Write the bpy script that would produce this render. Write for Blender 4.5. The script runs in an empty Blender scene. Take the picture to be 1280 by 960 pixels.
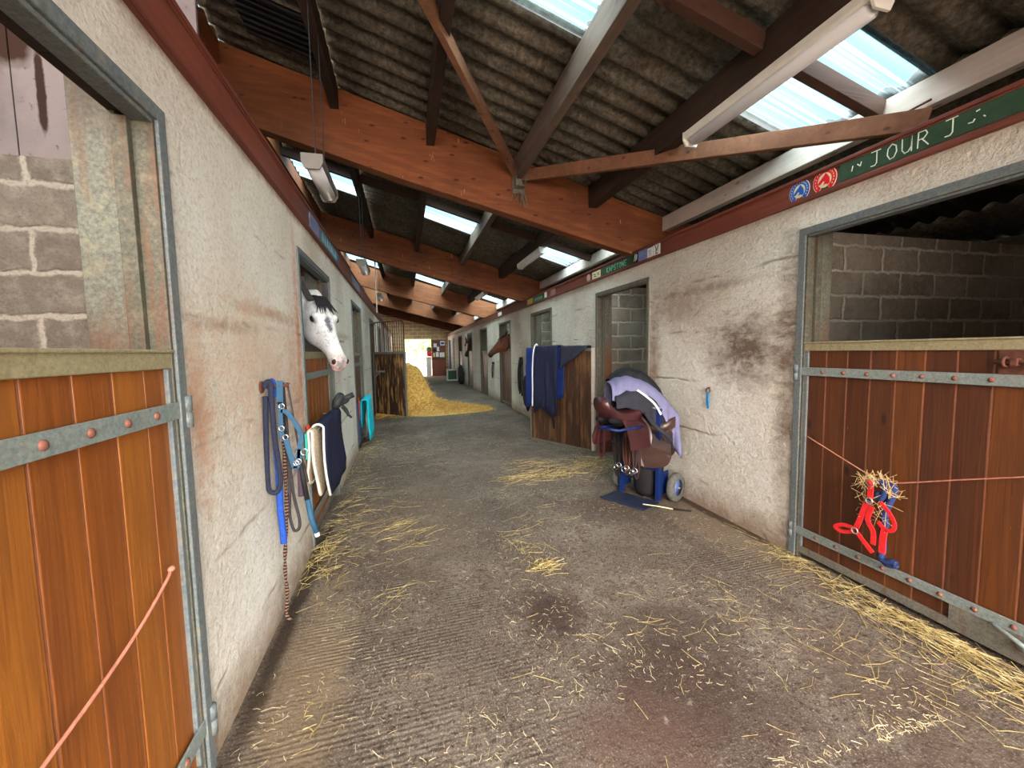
import bpy, bmesh, math, random
from mathutils import Vector, Matrix, noise
PI = math.pi
random.seed(7)
scene = bpy.context.scene
COL = scene.collection
# ---------------------------------------------------------------- mesh helpers
def V(*a): return Vector(a)
class MB:
    """collects faces of one mesh"""
    def __init__(s): s.v = []; s.f = []
    def add(s, vs, fs):
        n = len(s.v); s.v += [tuple(v) for v in vs]; s.f += [tuple(i + n for i in f) for f in fs]; return s
    def box(s, x0, x1, y0, y1, z0, z1):
        if x0 > x1: x0, x1 = x1, x0
        if y0 > y1: y0, y1 = y1, y0
        vs = [(x, y, z) for z in (z0, z1) for y in (y0, y1) for x in (x0, x1)]
        return s.add(vs, [(0, 2, 3, 1), (4, 5, 7, 6), (0, 1, 5, 4), (2, 6, 7, 3), (0, 4, 6, 2), (1, 3, 7, 5)])
    def beam(s, a, b, w, h, up=(0, 0, 1), taper=None):
        a = Vector(a); b = Vector(b); d = (b - a).normalized(); up = Vector(up)
        r = d.cross(up).normalized(); u = r.cross(d).normalized()
        h2 = h if taper is None else taper
        vs = [a + r * (sx * w / 2) + u * (sz * h / 2) for sx, sz in ((-1, -1), (1, -1), (1, 1), (-1, 1))] + \
             [b + r * (sx * w / 2) + u * (sz * h2 / 2) for sx, sz in ((-1, -1), (1, -1), (1, 1), (-1, 1))]
        return s.add(vs, [(0, 1, 2, 3), (7, 6, 5, 4), (0, 4, 5, 1), (1, 5, 6, 2), (2, 6, 7, 3), (3, 7, 4, 0)])
    def rings(s, rings, cap=True, closed=False):
        n = len(rings[0]); o = len(s.v)
        for r in rings: s.v += [tuple(p) for p in r]
        m = len(rings)
        for i in range(m if closed else m - 1):
            for j in range(n):
                a = o + i * n + j; b = o + i * n + (j + 1) % n
                c = o + ((i + 1) % m) * n + (j + 1) % n; d = o + ((i + 1) % m) * n + j
                s.f.append((a, b, c, d))
        if cap and not closed:
            s.f.append(tuple(o + j for j in reversed(range(n)))); s.f.append(tuple(o + (m - 1) * n + j for j in range(n)))
        return s
    def tube(s, pts, r, n=8, closed=False, flat=None, upv=None):
        pts = [Vector(p) for p in pts]; m = len(pts); rs = r if isinstance(r, (list, tuple)) else [r] * m
        out = []; prev = None
        for i, p in enumerate(pts):
            if closed: t = pts[(i + 1) % m] - pts[i - 1]
            else: t = pts[min(i + 1, m - 1)] - pts[max(i - 1, 0)]
            if t.length < 1e-9: t = Vector((0, 0, 1))
            t.normalize()
            if upv is not None: ref = Vector(upv)
            elif prev is None: ref = Vector((0, 0, 1)) if abs(t.z) < .9 else Vector((1, 0, 0))
            else: ref = prev
            x = t.cross(ref)
            if x.length < 1e-6: x = t.cross(Vector((0.3, 1, .2)))
            x.normalize(); y = x.cross(t).normalized(); prev = y
            fx, fy = (1, 1) if flat is None else flat
            out.append([p + x * (math.cos(2 * PI * k / n) * rs[i] * fx) + y * (math.sin(2 * PI * k / n) * rs[i] * fy) for k in range(n)])
        return s.rings(out, cap=not closed, closed=closed)
    def lathe(s, prof, c=(0, 0, 0), axis=(0, 0, 1), n=24, cap=True):
        c = Vector(c); ax = Vector(axis).normalized(); x = ax.orthogonal().normalized(); y = ax.cross(x)
        return s.rings([[c + ax * h + (x * math.cos(2 * PI * k / n) + y * math.sin(2 * PI * k / n)) * max(r, 1e-4) for k in range(n)] for r, h in prof], cap=cap)
    def ell(s, c, rx, ry, rz, n=14, m=9, M=None):
        rr = []
        for i in range(m + 1):
            t = PI * (i + .02) / (m + .04); 
            ring = []
            for k in range(n):
                p = Vector((rx * math.sin(t) * math.cos(2 * PI * k / n), ry * math.sin(t) * math.sin(2 * PI * k / n), -rz * math.cos(t)))
                if M: p = M @ p
                ring.append(Vector(c) + p)
            rr.append(ring)
        return s.rings(rr)
    def prism(s, poly, z0, z1, f=lambda x, y, z: (x, y, z)):
        n = len(poly); vs = [f(x, y, z0) for x, y in poly] + [f(x, y, z1) for x, y in poly]
        return s.add(vs, [tuple(reversed(range(n))), tuple(range(n, 2 * n))] + [(i, (i + 1) % n, n + (i + 1) % n, n + i) for i in range(n)])
    def grid(s, g, thick=0.0):
        """g: rows of points -> sheet, with real thickness along the normal"""
        R = len(g); C = len(g[0]); P = [[Vector(p) for p in r] for r in g]
        def nrm(i, j):
            a = P[min(i + 1, R - 1)][j] - P[max(i - 1, 0)][j]; b = P[i][min(j + 1, C - 1)] - P[i][max(j - 1, 0)]
            n = a.cross(b); return n.normalized() if n.length > 1e-12 else Vector((0, 0, 1))
        o = len(s.v)
        for i in range(R):
            for j in range(C): s.v.append(tuple(P[i][j]))
        if thick:
            for i in range(R):
                for j in range(C): s.v.append(tuple(P[i][j] + nrm(i, j) * thick))
        for i in range(R - 1):
            for j in range(C - 1):
                a = o + i * C + j; s.f.append((a, a + C, a + C + 1, a + 1))
                if thick: b = a + R * C; s.f.append((b, b + 1, b + C + 1, b + C))
        if thick:
            q = R * C
            for j in range(C - 1):
                a = o + j; s.f.append((a, a + 1, a + 1 + q, a + q)); a = o + (R - 1) * C + j; s.f.append((a + 1, a, a + q, a + 1 + q))
            for i in range(R - 1):
                a = o + i * C; s.f.append((a + C, a, a + q, a + C + q)); a = o + i * C + C - 1; s.f.append((a, a + C, a + C + q, a + q))
        return s
    def build(s, name, mat, parent=None, smooth=False, bevel=0, M=None, label=None, sub=0):
        me = bpy.data.meshes.new(name); me.from_pydata(s.v, [], s.f)
        bm = bmesh.new(); bm.from_mesh(me); bmesh.ops.recalc_face_normals(bm, faces=bm.faces[:]); bm.to_mesh(me); bm.free()
        if smooth: me.polygons.foreach_set('use_smooth', [True] * len(me.polygons))
        me.update()
        o = bpy.data.objects.new(name, me); COL.objects.link(o)
        if mat: me.materials.append(mat)
        if parent: o.parent = parent
        if M is not None: o.matrix_world = M
        if bevel:
            b = o.modifiers.new('bevel', 'BEVEL'); b.width = bevel; b.segments = 2; b.limit_method = 'ANGLE'; b.angle_limit = .7
        if sub:
            b = o.modifiers.new('sub', 'SUBSURF'); b.levels = sub; b.render_levels = sub
        if label: o['label'] = label
        return o
def thing(name, label, cat, loc=(0, 0, 0), rz=0, group=None):
    o = bpy.data.objects.new(name, None); COL.objects.link(o); o.location = loc; o.rotation_euler = (0, 0, rz); o.empty_display_size = .1
    o['label'] = label; o['category'] = cat
    if group: o['group'] = group
    return o
def tag(o, label, cat, group=None, kind=None):
    o['label'] = label; o['category'] = cat
    if group: o['group'] = group
    if kind: o['kind'] = kind
    return o
def struct(o): o['kind'] = 'structure'; return o
def arc(c, r, a0, a1, n, ax=(1, 0, 0), ay=(0, 0, 1)):
    c = Vector(c); ax = Vector(ax); ay = Vector(ay)
    return [c + ax * (r * math.cos(a0 + (a1 - a0) * i / n)) + ay * (r * math.sin(a0 + (a1 - a0) * i / n)) for i in range(n + 1)]
def spline(pts, n=6):
    P = [Vector(p) for p in pts]; P = [P[0]] + P + [P[-1]]; out = []
    for i in range(1, len(P) - 2):
        for k in range(n):
            t = k / n; a, b, c, d = P[i - 1], P[i], P[i + 1], P[i + 2]
            out.append(.5 * ((2 * b) + (c - a) * t + (2 * a - 5 * b + 4 * c - d) * t * t + (3 * b - a - 3 * c + d) * t ** 3))
    out.append(P[-2]); return out
# ---------------------------------------------------------------- node helpers
def s2l(c):
    return tuple((x / 255 / 12.92 if x / 255 <= .04045 else ((x / 255 + .055) / 1.055) ** 2.4) for x in c) + (1,)
class NT:
    def __init__(s, name, rough=.8, spec=.3, metal=0):
        s.m = bpy.data.materials.new(name); s.m.use_nodes = True; s.t = s.m.node_tree; s.N = s.t.nodes; s.L = s.t.links
        s.b = s.N['Principled BSDF']; s.b.inputs['Roughness'].default_value = rough; s.b.inputs['Metallic'].default_value = metal
        s.b.inputs['Specular IOR Level'].default_value = spec
        s.tc = s.N.new('ShaderNodeTexCoord'); s.co = s.tc.outputs['Object']
    def mp(s, scale=(1, 1, 1), loc=(0, 0, 0), rot=(0, 0, 0), co=None):
        n = s.N.new('ShaderNodeMapping'); n.inputs['Scale'].default_value = scale; n.inputs['Location'].default_value = loc; n.inputs['Rotation'].default_value = rot
        s.L.new(co or s.co, n.inputs['Vector']); return n.outputs[0]
    def noise(s, sc, det=4, co=None, rough=.6, dist=0):
        n = s.N.new('ShaderNodeTexNoise'); n.inputs['Scale'].default_value = sc; n.inputs['Detail'].default_value = det
        n.inputs['Roughness'].default_value = rough; n.inputs['Distortion'].default_value = dist; s.L.new(co or s.co, n.inputs['Vector']); return n.outputs['Fac']
    def vor(s, sc, co=None, feat='F1'):
        n = s.N.new('ShaderNodeTexVoronoi'); n.inputs['Scale'].default_value = sc; n.feature = feat; s.L.new(co or s.co, n.inputs['Vector']); return n.outputs['Distance']
    def wave(s, sc, dist=0, axis='X', co=None, det=2, dsc=1):
        n = s.N.new('ShaderNodeTexWave'); n.bands_direction = axis; n.inputs['Scale'].default_value = sc; n.inputs['Distortion'].default_value = dist
        n.inputs['Detail'].default_value = det; n.inputs['Detail Scale'].default_value = dsc; s.L.new(co or s.co, n.inputs['Vector']); return n.outputs['Fac']
    def ramp(s, f, stops):
        n = s.N.new('ShaderNodeValToRGB'); r = n.color_ramp
        while len(r.elements) < len(stops): r.elements.new(.5)
        for e, (p, c) in zip(r.elements, stops):
            e.position = p; e.color = c if len(c) == 4 else tuple(c) + (1,)
        s.L.new(f, n.inputs[0]); return n.outputs[0]
    def rng(s, f, a, b, c=0, d=1):
        n = s.N.new('ShaderNodeMapRange'); n.inputs[1].default_value = a; n.inputs[2].default_value = b; n.inputs[3].default_value = c; n.inputs[4].default_value = d
        s.L.new(f, n.inputs[0]); return n.outputs[0]
    def math(s, op, a, b=None, c=None):
        n = s.N.new('ShaderNodeMath'); n.operation = op
        for i, x in enumerate((a, b, c)):
            if x is None: continue
            if isinstance(x, (int, float)): n.inputs[i].default_value = x
            else: s.L.new(x, n.inputs[i])
        return n.outputs[0]
    def mix(s, f, a, b, mode='MIX'):
        n = s.N.new('ShaderNodeMix'); n.data_type = 'RGBA'; n.blend_type = mode
        for i, x in ((0, f), (6, a), (7, b)):
            if isinstance(x, (int, float)): n.inputs[i].default_value = x
            elif isinstance(x, tuple): n.inputs[i].default_value = x if len(x) == 4 else x + (1,)
            else: s.L.new(x, n.inputs[i])
        return n.outputs[2]
    def xyz(s, co=None):
        n = s.N.new('ShaderNodeSeparateXYZ'); s.L.new(co or s.co, n.inputs[0]); return n.outputs
    def comb(s, x, y, z):
        n = s.N.new('ShaderNodeCombineXYZ')
        for i, q in enumerate((x, y, z)):
            if isinstance(q, (int, float)): n.inputs[i].default_value = q
            else: s.L.new(q, n.inputs[i])
        return n.outputs[0]
    def blob(s, c, r, soft=.5, nz=None, amt=.5):
        """mask 1 inside an ellipsoid at c with radii r, ragged edge"""
        m = s.N.new('ShaderNodeMapping'); m.vector_type = 'POINT'
        m.inputs['Location'].default_value = tuple(-a / b for a, b in zip(c, r)); m.inputs['Scale'].default_value = tuple(1 / b for b in r)
        s.L.new(s.co, m.inputs['Vector'])
        v = s.N.new('ShaderNodeVectorMath'); v.operation = 'LENGTH'; s.L.new(m.outputs[0], v.inputs[0])
        d = v.outputs['Value']
        if nz is not None: d = s.math('ADD', d, s.math('MULTIPLY', s.math('SUBTRACT', nz, .5), amt * 2))
        return s.rng(d, 1, 1 - soft)
    def bump(s, h, dist=.01, st=1, prev=None):
        n = s.N.new('ShaderNodeBump'); n.inputs['Distance'].default_value = dist; n.inputs['Strength'].default_value = st; s.L.new(h, n.inputs['Height'])
        if prev is not None: s.L.new(prev, n.inputs['Normal'])
        s.L.new(n.outputs[0], s.b.inputs['Normal']); return n.outputs[0]
    def col(s, c):
        if isinstance(c, tuple): s.b.inputs['Base Color'].default_value = c
        else: s.L.new(c, s.b.inputs['Base Color'])
        return s
    def rgh(s, f): s.L.new(f, s.b.inputs['Roughness'])
def simple(name, rgb, rough=.7, metal=0, var=.25, sc=12, bump=0, spec=.3):
    n = NT(name, rough, spec, metal); c = s2l(rgb); d = tuple(x * (1 - var) for x in c[:3]) + (1,); e = tuple(min(1, x * (1 + var)) for x in c[:3]) + (1,)
    f = n.noise(sc, 4); n.col(n.ramp(f, [(.3, d), (.7, e)]))
    if bump: n.bump(f, bump)
    return n.m
# ---------------------------------------------------------------- materials
def mat_plaster(name, side):
    n = NT(name, .92, .15); nz = n.noise(9, 6); n1 = n.noise(1.3, 5); n2 = n.noise(55, 6, rough=.75); n3 = n.noise(4, 5)
    base = n.ramp(n1, [(.28, s2l((208, 197, 180))), (.5, s2l((226, 219, 205))), (.72, s2l((238, 234, 225)))])
    base = n.mix(n.rng(n2, .50, .70, 0, .55), base, s2l((150, 132, 112))); base = n.mix(n.rng(n.noise(20, 6, n.mp((1, 1, 2.2)), rough=.7), .52, .7, 0, .35), base, s2l((166, 146, 122)))
    x, y, z = n.xyz()
    # formwork / course lines
    zz = n.math('ADD', z, n.math('MULTIPLY', n.math('SUBTRACT', n3, .5), .05))
    fr = n.math('FRACT', n.math('MULTIPLY', zz, 1 / .44)); line = n.rng(n.math('ABSOLUTE', n.math('SUBTRACT', fr, .5)), .0, .03, 1, 0)
    line = n.math('MULTIPLY', line, n.rng(n.noise(2.2, 3, n.mp((.3, 1, .5))), .48, .62))
    base = n.mix(n.math('MULTIPLY', line, .6), base, s2l((120, 98, 74)))
    # dirty foot of the wall and rusty smears with ragged outlines
    foot = n.math('MULTIPLY', n.rng(n.math('ADD', z, n.math('MULTIPLY', nz, -.28)), .12, -.12), .75)
    base = n.mix(foot, base, s2l((126, 92, 60)))
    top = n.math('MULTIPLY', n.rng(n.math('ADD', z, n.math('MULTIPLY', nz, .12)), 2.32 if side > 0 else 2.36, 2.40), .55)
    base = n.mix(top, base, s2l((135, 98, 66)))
    streaky = n.noise(6, 5, n.mp((1, 1, 3)), dist=1.2)
    B = ([((2.49, 2.62, 1.38), (.3, .52, .38), (96, 70, 52), .9), ((2.49, 2.24, 1.2), (.3, .13, 1.2), (105, 72, 50), .75), ((2.49, 3.35, 1.8), (.3, .6, .35), (150, 112, 84), .6),
          ((2.49, 3.8, 1.2), (.3, .14, .8), (135, 90, 62), .7), ((2.49, 5.3, 1.1), (.3, .25, .7), (140, 100, 74), .5), ((2.49, 3.1, 1.9), (.3, .8, .05), (120, 84, 60), .5),
          ((2.49, 8.4, 1.1), (.3, .5, .6), (150, 115, 95), .45), ((2.49, 14, 1.1), (.3, 4, .5), (160, 130, 112), .3)] if side > 0 else
         [((-.69, 1.64, 1.2), (.3, .12, .45), (190, 122, 78), .6), ((-.69, 2.95, 1.1), (.3, .3, .75), (205, 140, 96), .6), ((-.69, 2.5, 1.62), (.3, .7, .05), (165, 112, 72), .65),
          ((-.69, 2.3, 1.3), (.3, .9, .5), (214, 168, 130), .5), ((-.69, 3.08, 1.5), (.3, .08, 1.0), (200, 118, 72), .7), ((-.69, 1.9, 1.52), (.3, .5, .035), (150, 104, 70), .55),
          ((-.69, 5.2, 1.6), (.3, .7, .05), (140, 110, 84), .5), ((-.69, 7.6, 1.3), (.3, .3, .6), (150, 120, 96), .4)])
    for c, r, col, k in B:
        m = n.math('MULTIPLY', n.blob(c, r, .8, streaky, .6), k); m = n.math('MULTIPLY', m, n.rng(nz, .3, .55, .35, 1))
        base = n.mix(m, base, s2l(col))
    n.col(base)
    h = n.math('ADD', n.math('MULTIPLY', n.noise(40, 8, rough=.7), .6), n.math('MULTIPLY', n.noise(7, 5, n.mp((1, 1, 1.8)), dist=.6), 1.0))
    h = n.math('SUBTRACT', h, n.math('MULTIPLY', line, .5))
    n.bump(h, .042, 1)
    return n.m
def mat_block(name, axis, c0=(112, 102, 92), c1=(142, 133, 122), mort=(152, 143, 131), bw=.41, bh=.2):
    n = NT(name, .95, .1); x, y, z = n.xyz(); nz = n.noise(14, 5); w = n.math('MULTIPLY', n.math('SUBTRACT', n.noise(11, 5), .5), .055)
    u = x if axis == 'X' else y
    vec = n.comb(n.math('ADD', u, w), n.math('ADD', z, w), 0)
    b = n.N.new('ShaderNodeTexBrick'); n.L.new(vec, b.inputs['Vector']); b.inputs['Scale'].default_value = 1; b.inputs['Mortar Size'].default_value = .02; b.inputs['Mortar Smooth'].default_value = .7
    b.inputs['Brick Width'].default_value = bw; b.inputs['Row Height'].default_value = bh; b.offset = .5
    b.inputs['Color1'].default_value = s2l(c0); b.inputs['Color2'].default_value = tuple(.75 * q for q in s2l(c0)[:3]) + (1,); b.inputs['Mortar'].default_value = s2l(mort)
    c = n.mix(n.rng(nz, .45, .7, 0, .5), b.outputs['Color'], s2l(c1)); c = n.mix(n.rng(n.noise(70, 4), .5, .75, 0, .5), c, s2l((70, 60, 52)))
    c = n.mix(n.rng(n.noise(1.7, 3), .45, .65, 0, .55), c, s2l(tuple(int(q * .86) for q in mort)))
    n.col(c); h = n.math('ADD', n.math('MULTIPLY', b.outputs['Fac'], -.5), n.math('MULTIPLY', n.noise(60, 6), .5)); n.bump(h, .02, .9)
    return n.m
def mat_planks(name, c0, c1, dark, pitch=.127, off=0.0, scuff=.4, worn=0):
    """stained softwood: colour changes from plank to plank (object x), knots, long grain (object z)"""
    n = NT(name, .42, .4); x, y, z = n.xyz()
    idx = n.math('FLOOR', n.math('DIVIDE', n.math('SUBTRACT', x, off), pitch))
    wn = n.N.new('ShaderNodeTexWhiteNoise'); wn.noise_dimensions = '1D'; n.L.new(idx, wn.inputs['W']); r = wn.outputs['Value']
    shift = n.comb(n.math('ADD', x, n.math('MULTIPLY', r, 7)), y, n.math('ADD', z, n.math('MULTIPLY', r, 13)))
    g = n.noise(1, 6, n.mp((38, 38, 1.6), co=shift), dist=1.0); g2 = n.noise(1, 4, n.mp((6, 6, .9), co=shift), dist=.5)
    c = n.mix(r, s2l(c0), s2l(c1)); c = n.mix(n.rng(g, .35, .7, 0, .55), c, s2l(dark)); c = n.mix(n.rng(g2, .5, .75, 0, .5), c, s2l(dark))
    kv = n.vor(1, n.mp((7, 7, 3.1), co=shift)); kn = n.rng(kv, .13, .05); c = n.mix(n.math('MULTIPLY', kn, .85), c, s2l((30, 16, 12)))
    sc = n.math('MULTIPLY', n.rng(n.noise(1, 3, n.mp((60, 60, 9))), .70, .76), scuff); c = n.mix(sc, c, s2l((214, 170, 134)))
    if worn: c = n.mix(n.math('MULTIPLY', n.rng(n.noise(1, 5, n.mp((16, 16, 2.2))), .5, .62), worn), c, s2l((170, 128, 78)))
    n.col(c); n.rgh(n.rng(g2, .3, .7, .34, .6)); n.bump(n.math('ADD', g, n.math('MULTIPLY', kn, .4)), .004, .6)
    return n.m
def mat_timber(name, c0, c1, dark, axis='Y', sc=1, knots=.6, lam=0, rough=.75):
    n = NT(name, rough, .25); s = {'X': (1.2, 22, 22), 'Y': (22, 1.2, 22), 'Z': (22, 22, 1.2)}[axis]; s = tuple(q * sc for q in s)
    g = n.noise(1, 6, n.mp(s), dist=.8); g2 = n.noise(2.2, 5)
    c = n.ramp(g, [(.3, s2l(c0)), (.55, s2l(tuple((a + b) // 2 for a, b in zip(c0, c1)))), (.75, s2l(c1))]); c = n.mix(n.rng(g2, .45, .75, 0, .6), c, s2l(dark))
    ks = {'X': (5, 9, 12), 'Y': (9, 5, 12), 'Z': (12, 12, 5)}[axis]
    kv = n.vor(1, n.mp(ks)); c = n.mix(n.math('MULTIPLY', n.rng(kv, .17, .08), knots), c, s2l((34, 18, 12)))
    if lam:
        x, y, z = n.xyz(); zz = n.math('ADD', z, n.math('MULTIPLY', x, .277)); fr = n.math('FRACT', n.math('DIVIDE', zz, lam)); idx = n.math('FLOOR', n.math('DIVIDE', zz, lam))
        wn = n.N.new('ShaderNodeTexWhiteNoise'); wn.noise_dimensions = '1D'; n.L.new(idx, wn.inputs['W'])
        c = n.mix(n.math('MULTIPLY', wn.outputs['Value'], .35), c, s2l(dark)); c = n.mix(n.math('MULTIPLY', n.rng(fr, .06, 0), .5), c, s2l(dark))
        c = n.mix(n.math('MULTIPLY', n.rng(n.noise(1, 3, n.mp((26, 26, 5))), .70, .75), .5), c, s2l((205, 165, 125)))
    n.col(c); n.bump(g, .004, .6); return n.m
def mat_galv(name, rust=.3, c0=(82, 92, 98), c1=(112, 118, 116), zr=None):
    n = NT(name, .6, .3, .12); v = n.noise(85, 3, rough=.8); nz = n.noise(11, 5); st = n.noise(1, 5, n.mp((30, 30, 3)))
    c = n.mix(n.rng(v, .35, .65), s2l(c0), s2l(c1)); c = n.mix(n.rng(n.noise(24, 5), .52, .7, 0, .35), c, s2l((142, 132, 106)))
    m = n.math('MULTIPLY', n.rng(st, .52, .68), rust)
    c = n.mix(m, c, s2l((100, 62, 40)))
    if zr:
        x, y, z = n.xyz(); f = n.math('MULTIPLY', n.rng(n.math('ADD', z, n.math('MULTIPLY', n.noise(7, 6, n.mp((1, 1, .5)), rough=.7), .9)), zr[0] + .25, zr[1] + .2), .85); c = n.mix(f, c, s2l((108, 62, 38))); c = n.mix(n.rng(n.math('ADD', z, n.math('MULTIPLY', nz, .2)), 2.1, 2.3, 0, .8), c, s2l((74, 60, 48)))
    n.col(c); n.bump(n.noise(45, 5), .003, .5); return n.m
def mat_roof():
    n = NT('fibre cement', .97, .08); nz = n.noise(26, 6, rough=.75); x, y, z = n.xyz(); sp = n.noise(1, 4, n.mp((3, 30, 3)))
    c = n.ramp(nz, [(.32, s2l((60, 55, 48))), (.5, s2l((94, 89, 78))), (.7, s2l((126, 120, 106)))])
    c = n.mix(n.rng(n.noise(2.1, 4), .45, .7, 0, .6), c, s2l((62, 51, 41))); c = n.mix(n.rng(sp, .55, .7, 0, .35), c, s2l((40, 34, 29)))
    n.col(c); n.bump(nz, .008, .9); return n.m
def mat_floor():
    n = NT('barn concrete', .88, .2); x, y, z = n.xyz(); n1 = n.noise(1.1, 6, rough=.65); n2 = n.noise(6, 6, rough=.7); n3 = n.noise(34, 6, rough=.8); n4 = n.noise(120, 3)
    c = n.ramp(n1, [(.3, s2l((82, 69, 60))), (.5, s2l((107, 94, 83))), (.68, s2l((132, 119, 106)))])
    c = n.mix(n.rng(n2, .5, .66, 0, .7), c, s2l((88, 71, 58))); c = n.mix(n.rng(n3, .49, .60, 0, .85), c, s2l((58, 47, 40)))
    c = n.mix(n.rng(n4, .54, .70, 0, .6), c, s2l((190, 178, 160)))
    nz = n.noise(5, 5, dist=1)
    for cc, r, col, k in (((.72, 2.0, 0), (.22, .28, 1), (52, 34, 28), .75), ((1.05, 1.35, 0), (.5, .38, 1), (66, 46, 40), .6), ((1.25, 1.7, 0), (.4, .3, 1), (66, 52, 45), .5), ((.75, 1.15, 0), (.35, .35, 1), (110, 80, 68), .3),
                          ((-.45, 1.9, 0), (.22, .9, 1), (150, 128, 100), .5), ((.1, 3.6, 0), (.6, 1.2, 1), (122, 104, 86), .4), ((1.7, 3.3, 0), (.5, .4, 1), (74, 58, 48), .6), ((2.3, 2.6, 0), (.3, 1.0, 1), (140, 120, 98), .5),
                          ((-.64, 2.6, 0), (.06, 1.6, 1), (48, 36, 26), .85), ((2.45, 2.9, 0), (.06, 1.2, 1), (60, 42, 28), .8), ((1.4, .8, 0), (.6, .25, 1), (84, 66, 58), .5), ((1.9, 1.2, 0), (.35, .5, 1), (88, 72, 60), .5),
                          ((.9, 5.2, 0), (1.1, 1.2, 1), (108, 92, 80), .4)):
        c = n.mix(n.math('MULTIPLY', n.blob(cc, r, .6, nz, .7), k), c, s2l(col))
    pale = n.math('MULTIPLY', n.rng(n.noise(17, 4, n.mp(loc=(3, 1, 0))), .64, .74), .7); c = n.mix(n.math('MULTIPLY', pale, .6), c, s2l((196, 186, 172)))
    dk = n.math('MULTIPLY', n.rng(n.noise(8, 5, n.mp(loc=(9, 4, 2))), .62, .72), .6); c = n.mix(dk, c, s2l((50, 38, 31)))
    n.col(c); n.rgh(n.rng(n2, .3, .7, .7, .92))
    rib = n.math('MULTIPLY', n.wave(13, 3.5, 'Y', n.mp((.35, 1, 1), rot=(0, 0, -.12)), det=4, dsc=1.2), n.rng(n.noise(2.5, 4), .38, .6))
    mask = n.math('MAXIMUM', n.blob((-.1, 1.6, 0), (.75, 1.6, 1), .5, nz, .5), n.blob((2.0, 2.4, 0), (.55, .8, 1), .5, nz, .5)); mask = n.math('MAXIMUM', mask, .06)
    h = n.math('ADD', n.math('MULTIPLY', n.math('MULTIPLY', rib, mask), .3), n.math('ADD', n.math('MULTIPLY', n3, .9), n.math('MULTIPLY', n2, .6)))
    n.bump(h, .02, 1); return n.m
def mat_glass():
    n = NT('clear corrugated sheet'); t = n.t
    tr = n.N.new('ShaderNodeBsdfTransparent'); tr.inputs[0].default_value = (.60, .76, .82, 1)
    tl = n.N.new('ShaderNodeBsdfTranslucent'); tl.inputs[0].default_value = (.75, .9, 1, 1)
    gl = n.N.new('ShaderNodeBsdfDiffuse'); gl.inputs[0].default_value = (.8, .88, .92, 1)
    x, y, z = n.xyz(); st = n.wave(1 / .177 / 2 / PI * PI * 1.0, 0, 'Y', det=0)
    stripe = n.math('MULTIPLY', n.rng(n.noise(1, 2, n.mp((.4, 26, .4))), .52, .62), .22)
    a = n.N.new('ShaderNodeMixShader'); a.inputs[0].default_value = .35; n.L.new(tl.outputs[0], a.inputs[1]); n.L.new(gl.outputs[0], a.inputs[2])
    m = n.N.new('ShaderNodeMixShader'); f = n.math('ADD', stripe, .05); n.L.new(f, m.inputs[0]); n.L.new(tr.outputs[0], m.inputs[1]); n.L.new(a.outputs[0], m.inputs[2])
    n.L.new(m.outputs[0], n.N['Material Output'].inputs[0]); return n.m
M = dict(
    plasterL=mat_plaster('whitewashed render left', -1), plasterR=mat_plaster('whitewashed render right', 1),
    blockX=mat_block('grey block', 'X'), blockR=mat_block('lightened grey block', 'X', (162, 144, 124), (188, 172, 152), (216, 202, 184)), blockY=mat_block('grey block side', 'Y'),  # blockR: grey block lightened in colour to make up for dim right stalls
    blockEnd=mat_block('tan block', 'X', (186, 150, 104), (214, 176, 124), (236, 218, 186), .5, .2),
    doorL=mat_planks('orange stained planks', (150, 90, 28), (130, 70, 20), (88, 42, 14), .13, 0, .7),
    doorR=mat_planks('brown stained planks', (104, 58, 24), (76, 40, 22), (46, 24, 14), .125, 0, .5),
    doorFar=mat_planks('dull brown planks', (112, 76, 56), (96, 60, 42), (58, 36, 26), .125, 0, .5),
    doorWorn=mat_planks('worn dark planks', (70, 44, 28), (52, 32, 22), (26, 16, 12), .12, 0, .5, .75),
    doorOpen=mat_planks('open door planks', (84, 54, 34), (66, 42, 30), (36, 22, 16), .12, 0, .5, .25),
    bead=simple('pale groove timber', (136, 84, 56), .7, sc=20),
    rafter=mat_timber('glulam', (110, 60, 31), (132, 79, 45), (62, 35, 22), 'X', 1, .8, .045),
    purlin=mat_timber('dark purlin', (44, 33, 25), (64, 48, 38), (26, 20, 16), 'Y', 1, .5),
    purlinE=mat_timber('skylit pale purlin', (182, 168, 158), (200, 188, 178), (140, 122, 110), 'Y', 1, .5),  # skylight falling on this purlin is put into its pale colour
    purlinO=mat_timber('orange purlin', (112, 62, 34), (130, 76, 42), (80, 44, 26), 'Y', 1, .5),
    purlinC=mat_timber('grey brown purlin', (84, 70, 60), (110, 95, 82), (58, 46, 38), 'Y', 1, .5),
    block=mat_timber('red brown strut', (62, 40, 31), (80, 52, 40), (38, 25, 20), 'X', 1, .5),
    brace=mat_timber('brace timber', (104, 70, 50), (130, 92, 68), (66, 44, 33), 'X', 1, .6),
    trim=mat_timber('red brown painted board', (102, 53, 41), (126, 70, 55), (70, 38, 30), 'Y', 1, .3, rough=.5),
    galv=mat_galv('galvanised steel', .25), galvR=mat_galv('rusting galvanised steel', .6, (76, 80, 74), (112, 112, 98), (1.85, 1.5)),
    galvJ=mat_galv('stained jamb steel', .55, (66, 66, 56), (92, 90, 78)), galvD=mat_galv('weathered steel', .55, (86, 86, 80), (118, 114, 104)), rail=mat_galv('lichen coated steel', .2, (128, 118, 88), (150, 142, 112)),
    strap=mat_galv('strap steel', .12, (104, 116, 114), (134, 142, 138)), rust=simple('rusted iron', (92, 56, 42), .8, .2, .4, 30, .004), bolt=simple('rusty bolt', (130, 84, 70), .6, .3),
    roof=mat_roof(), floor=mat_floor(), glass=mat_glass(),
)
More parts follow.
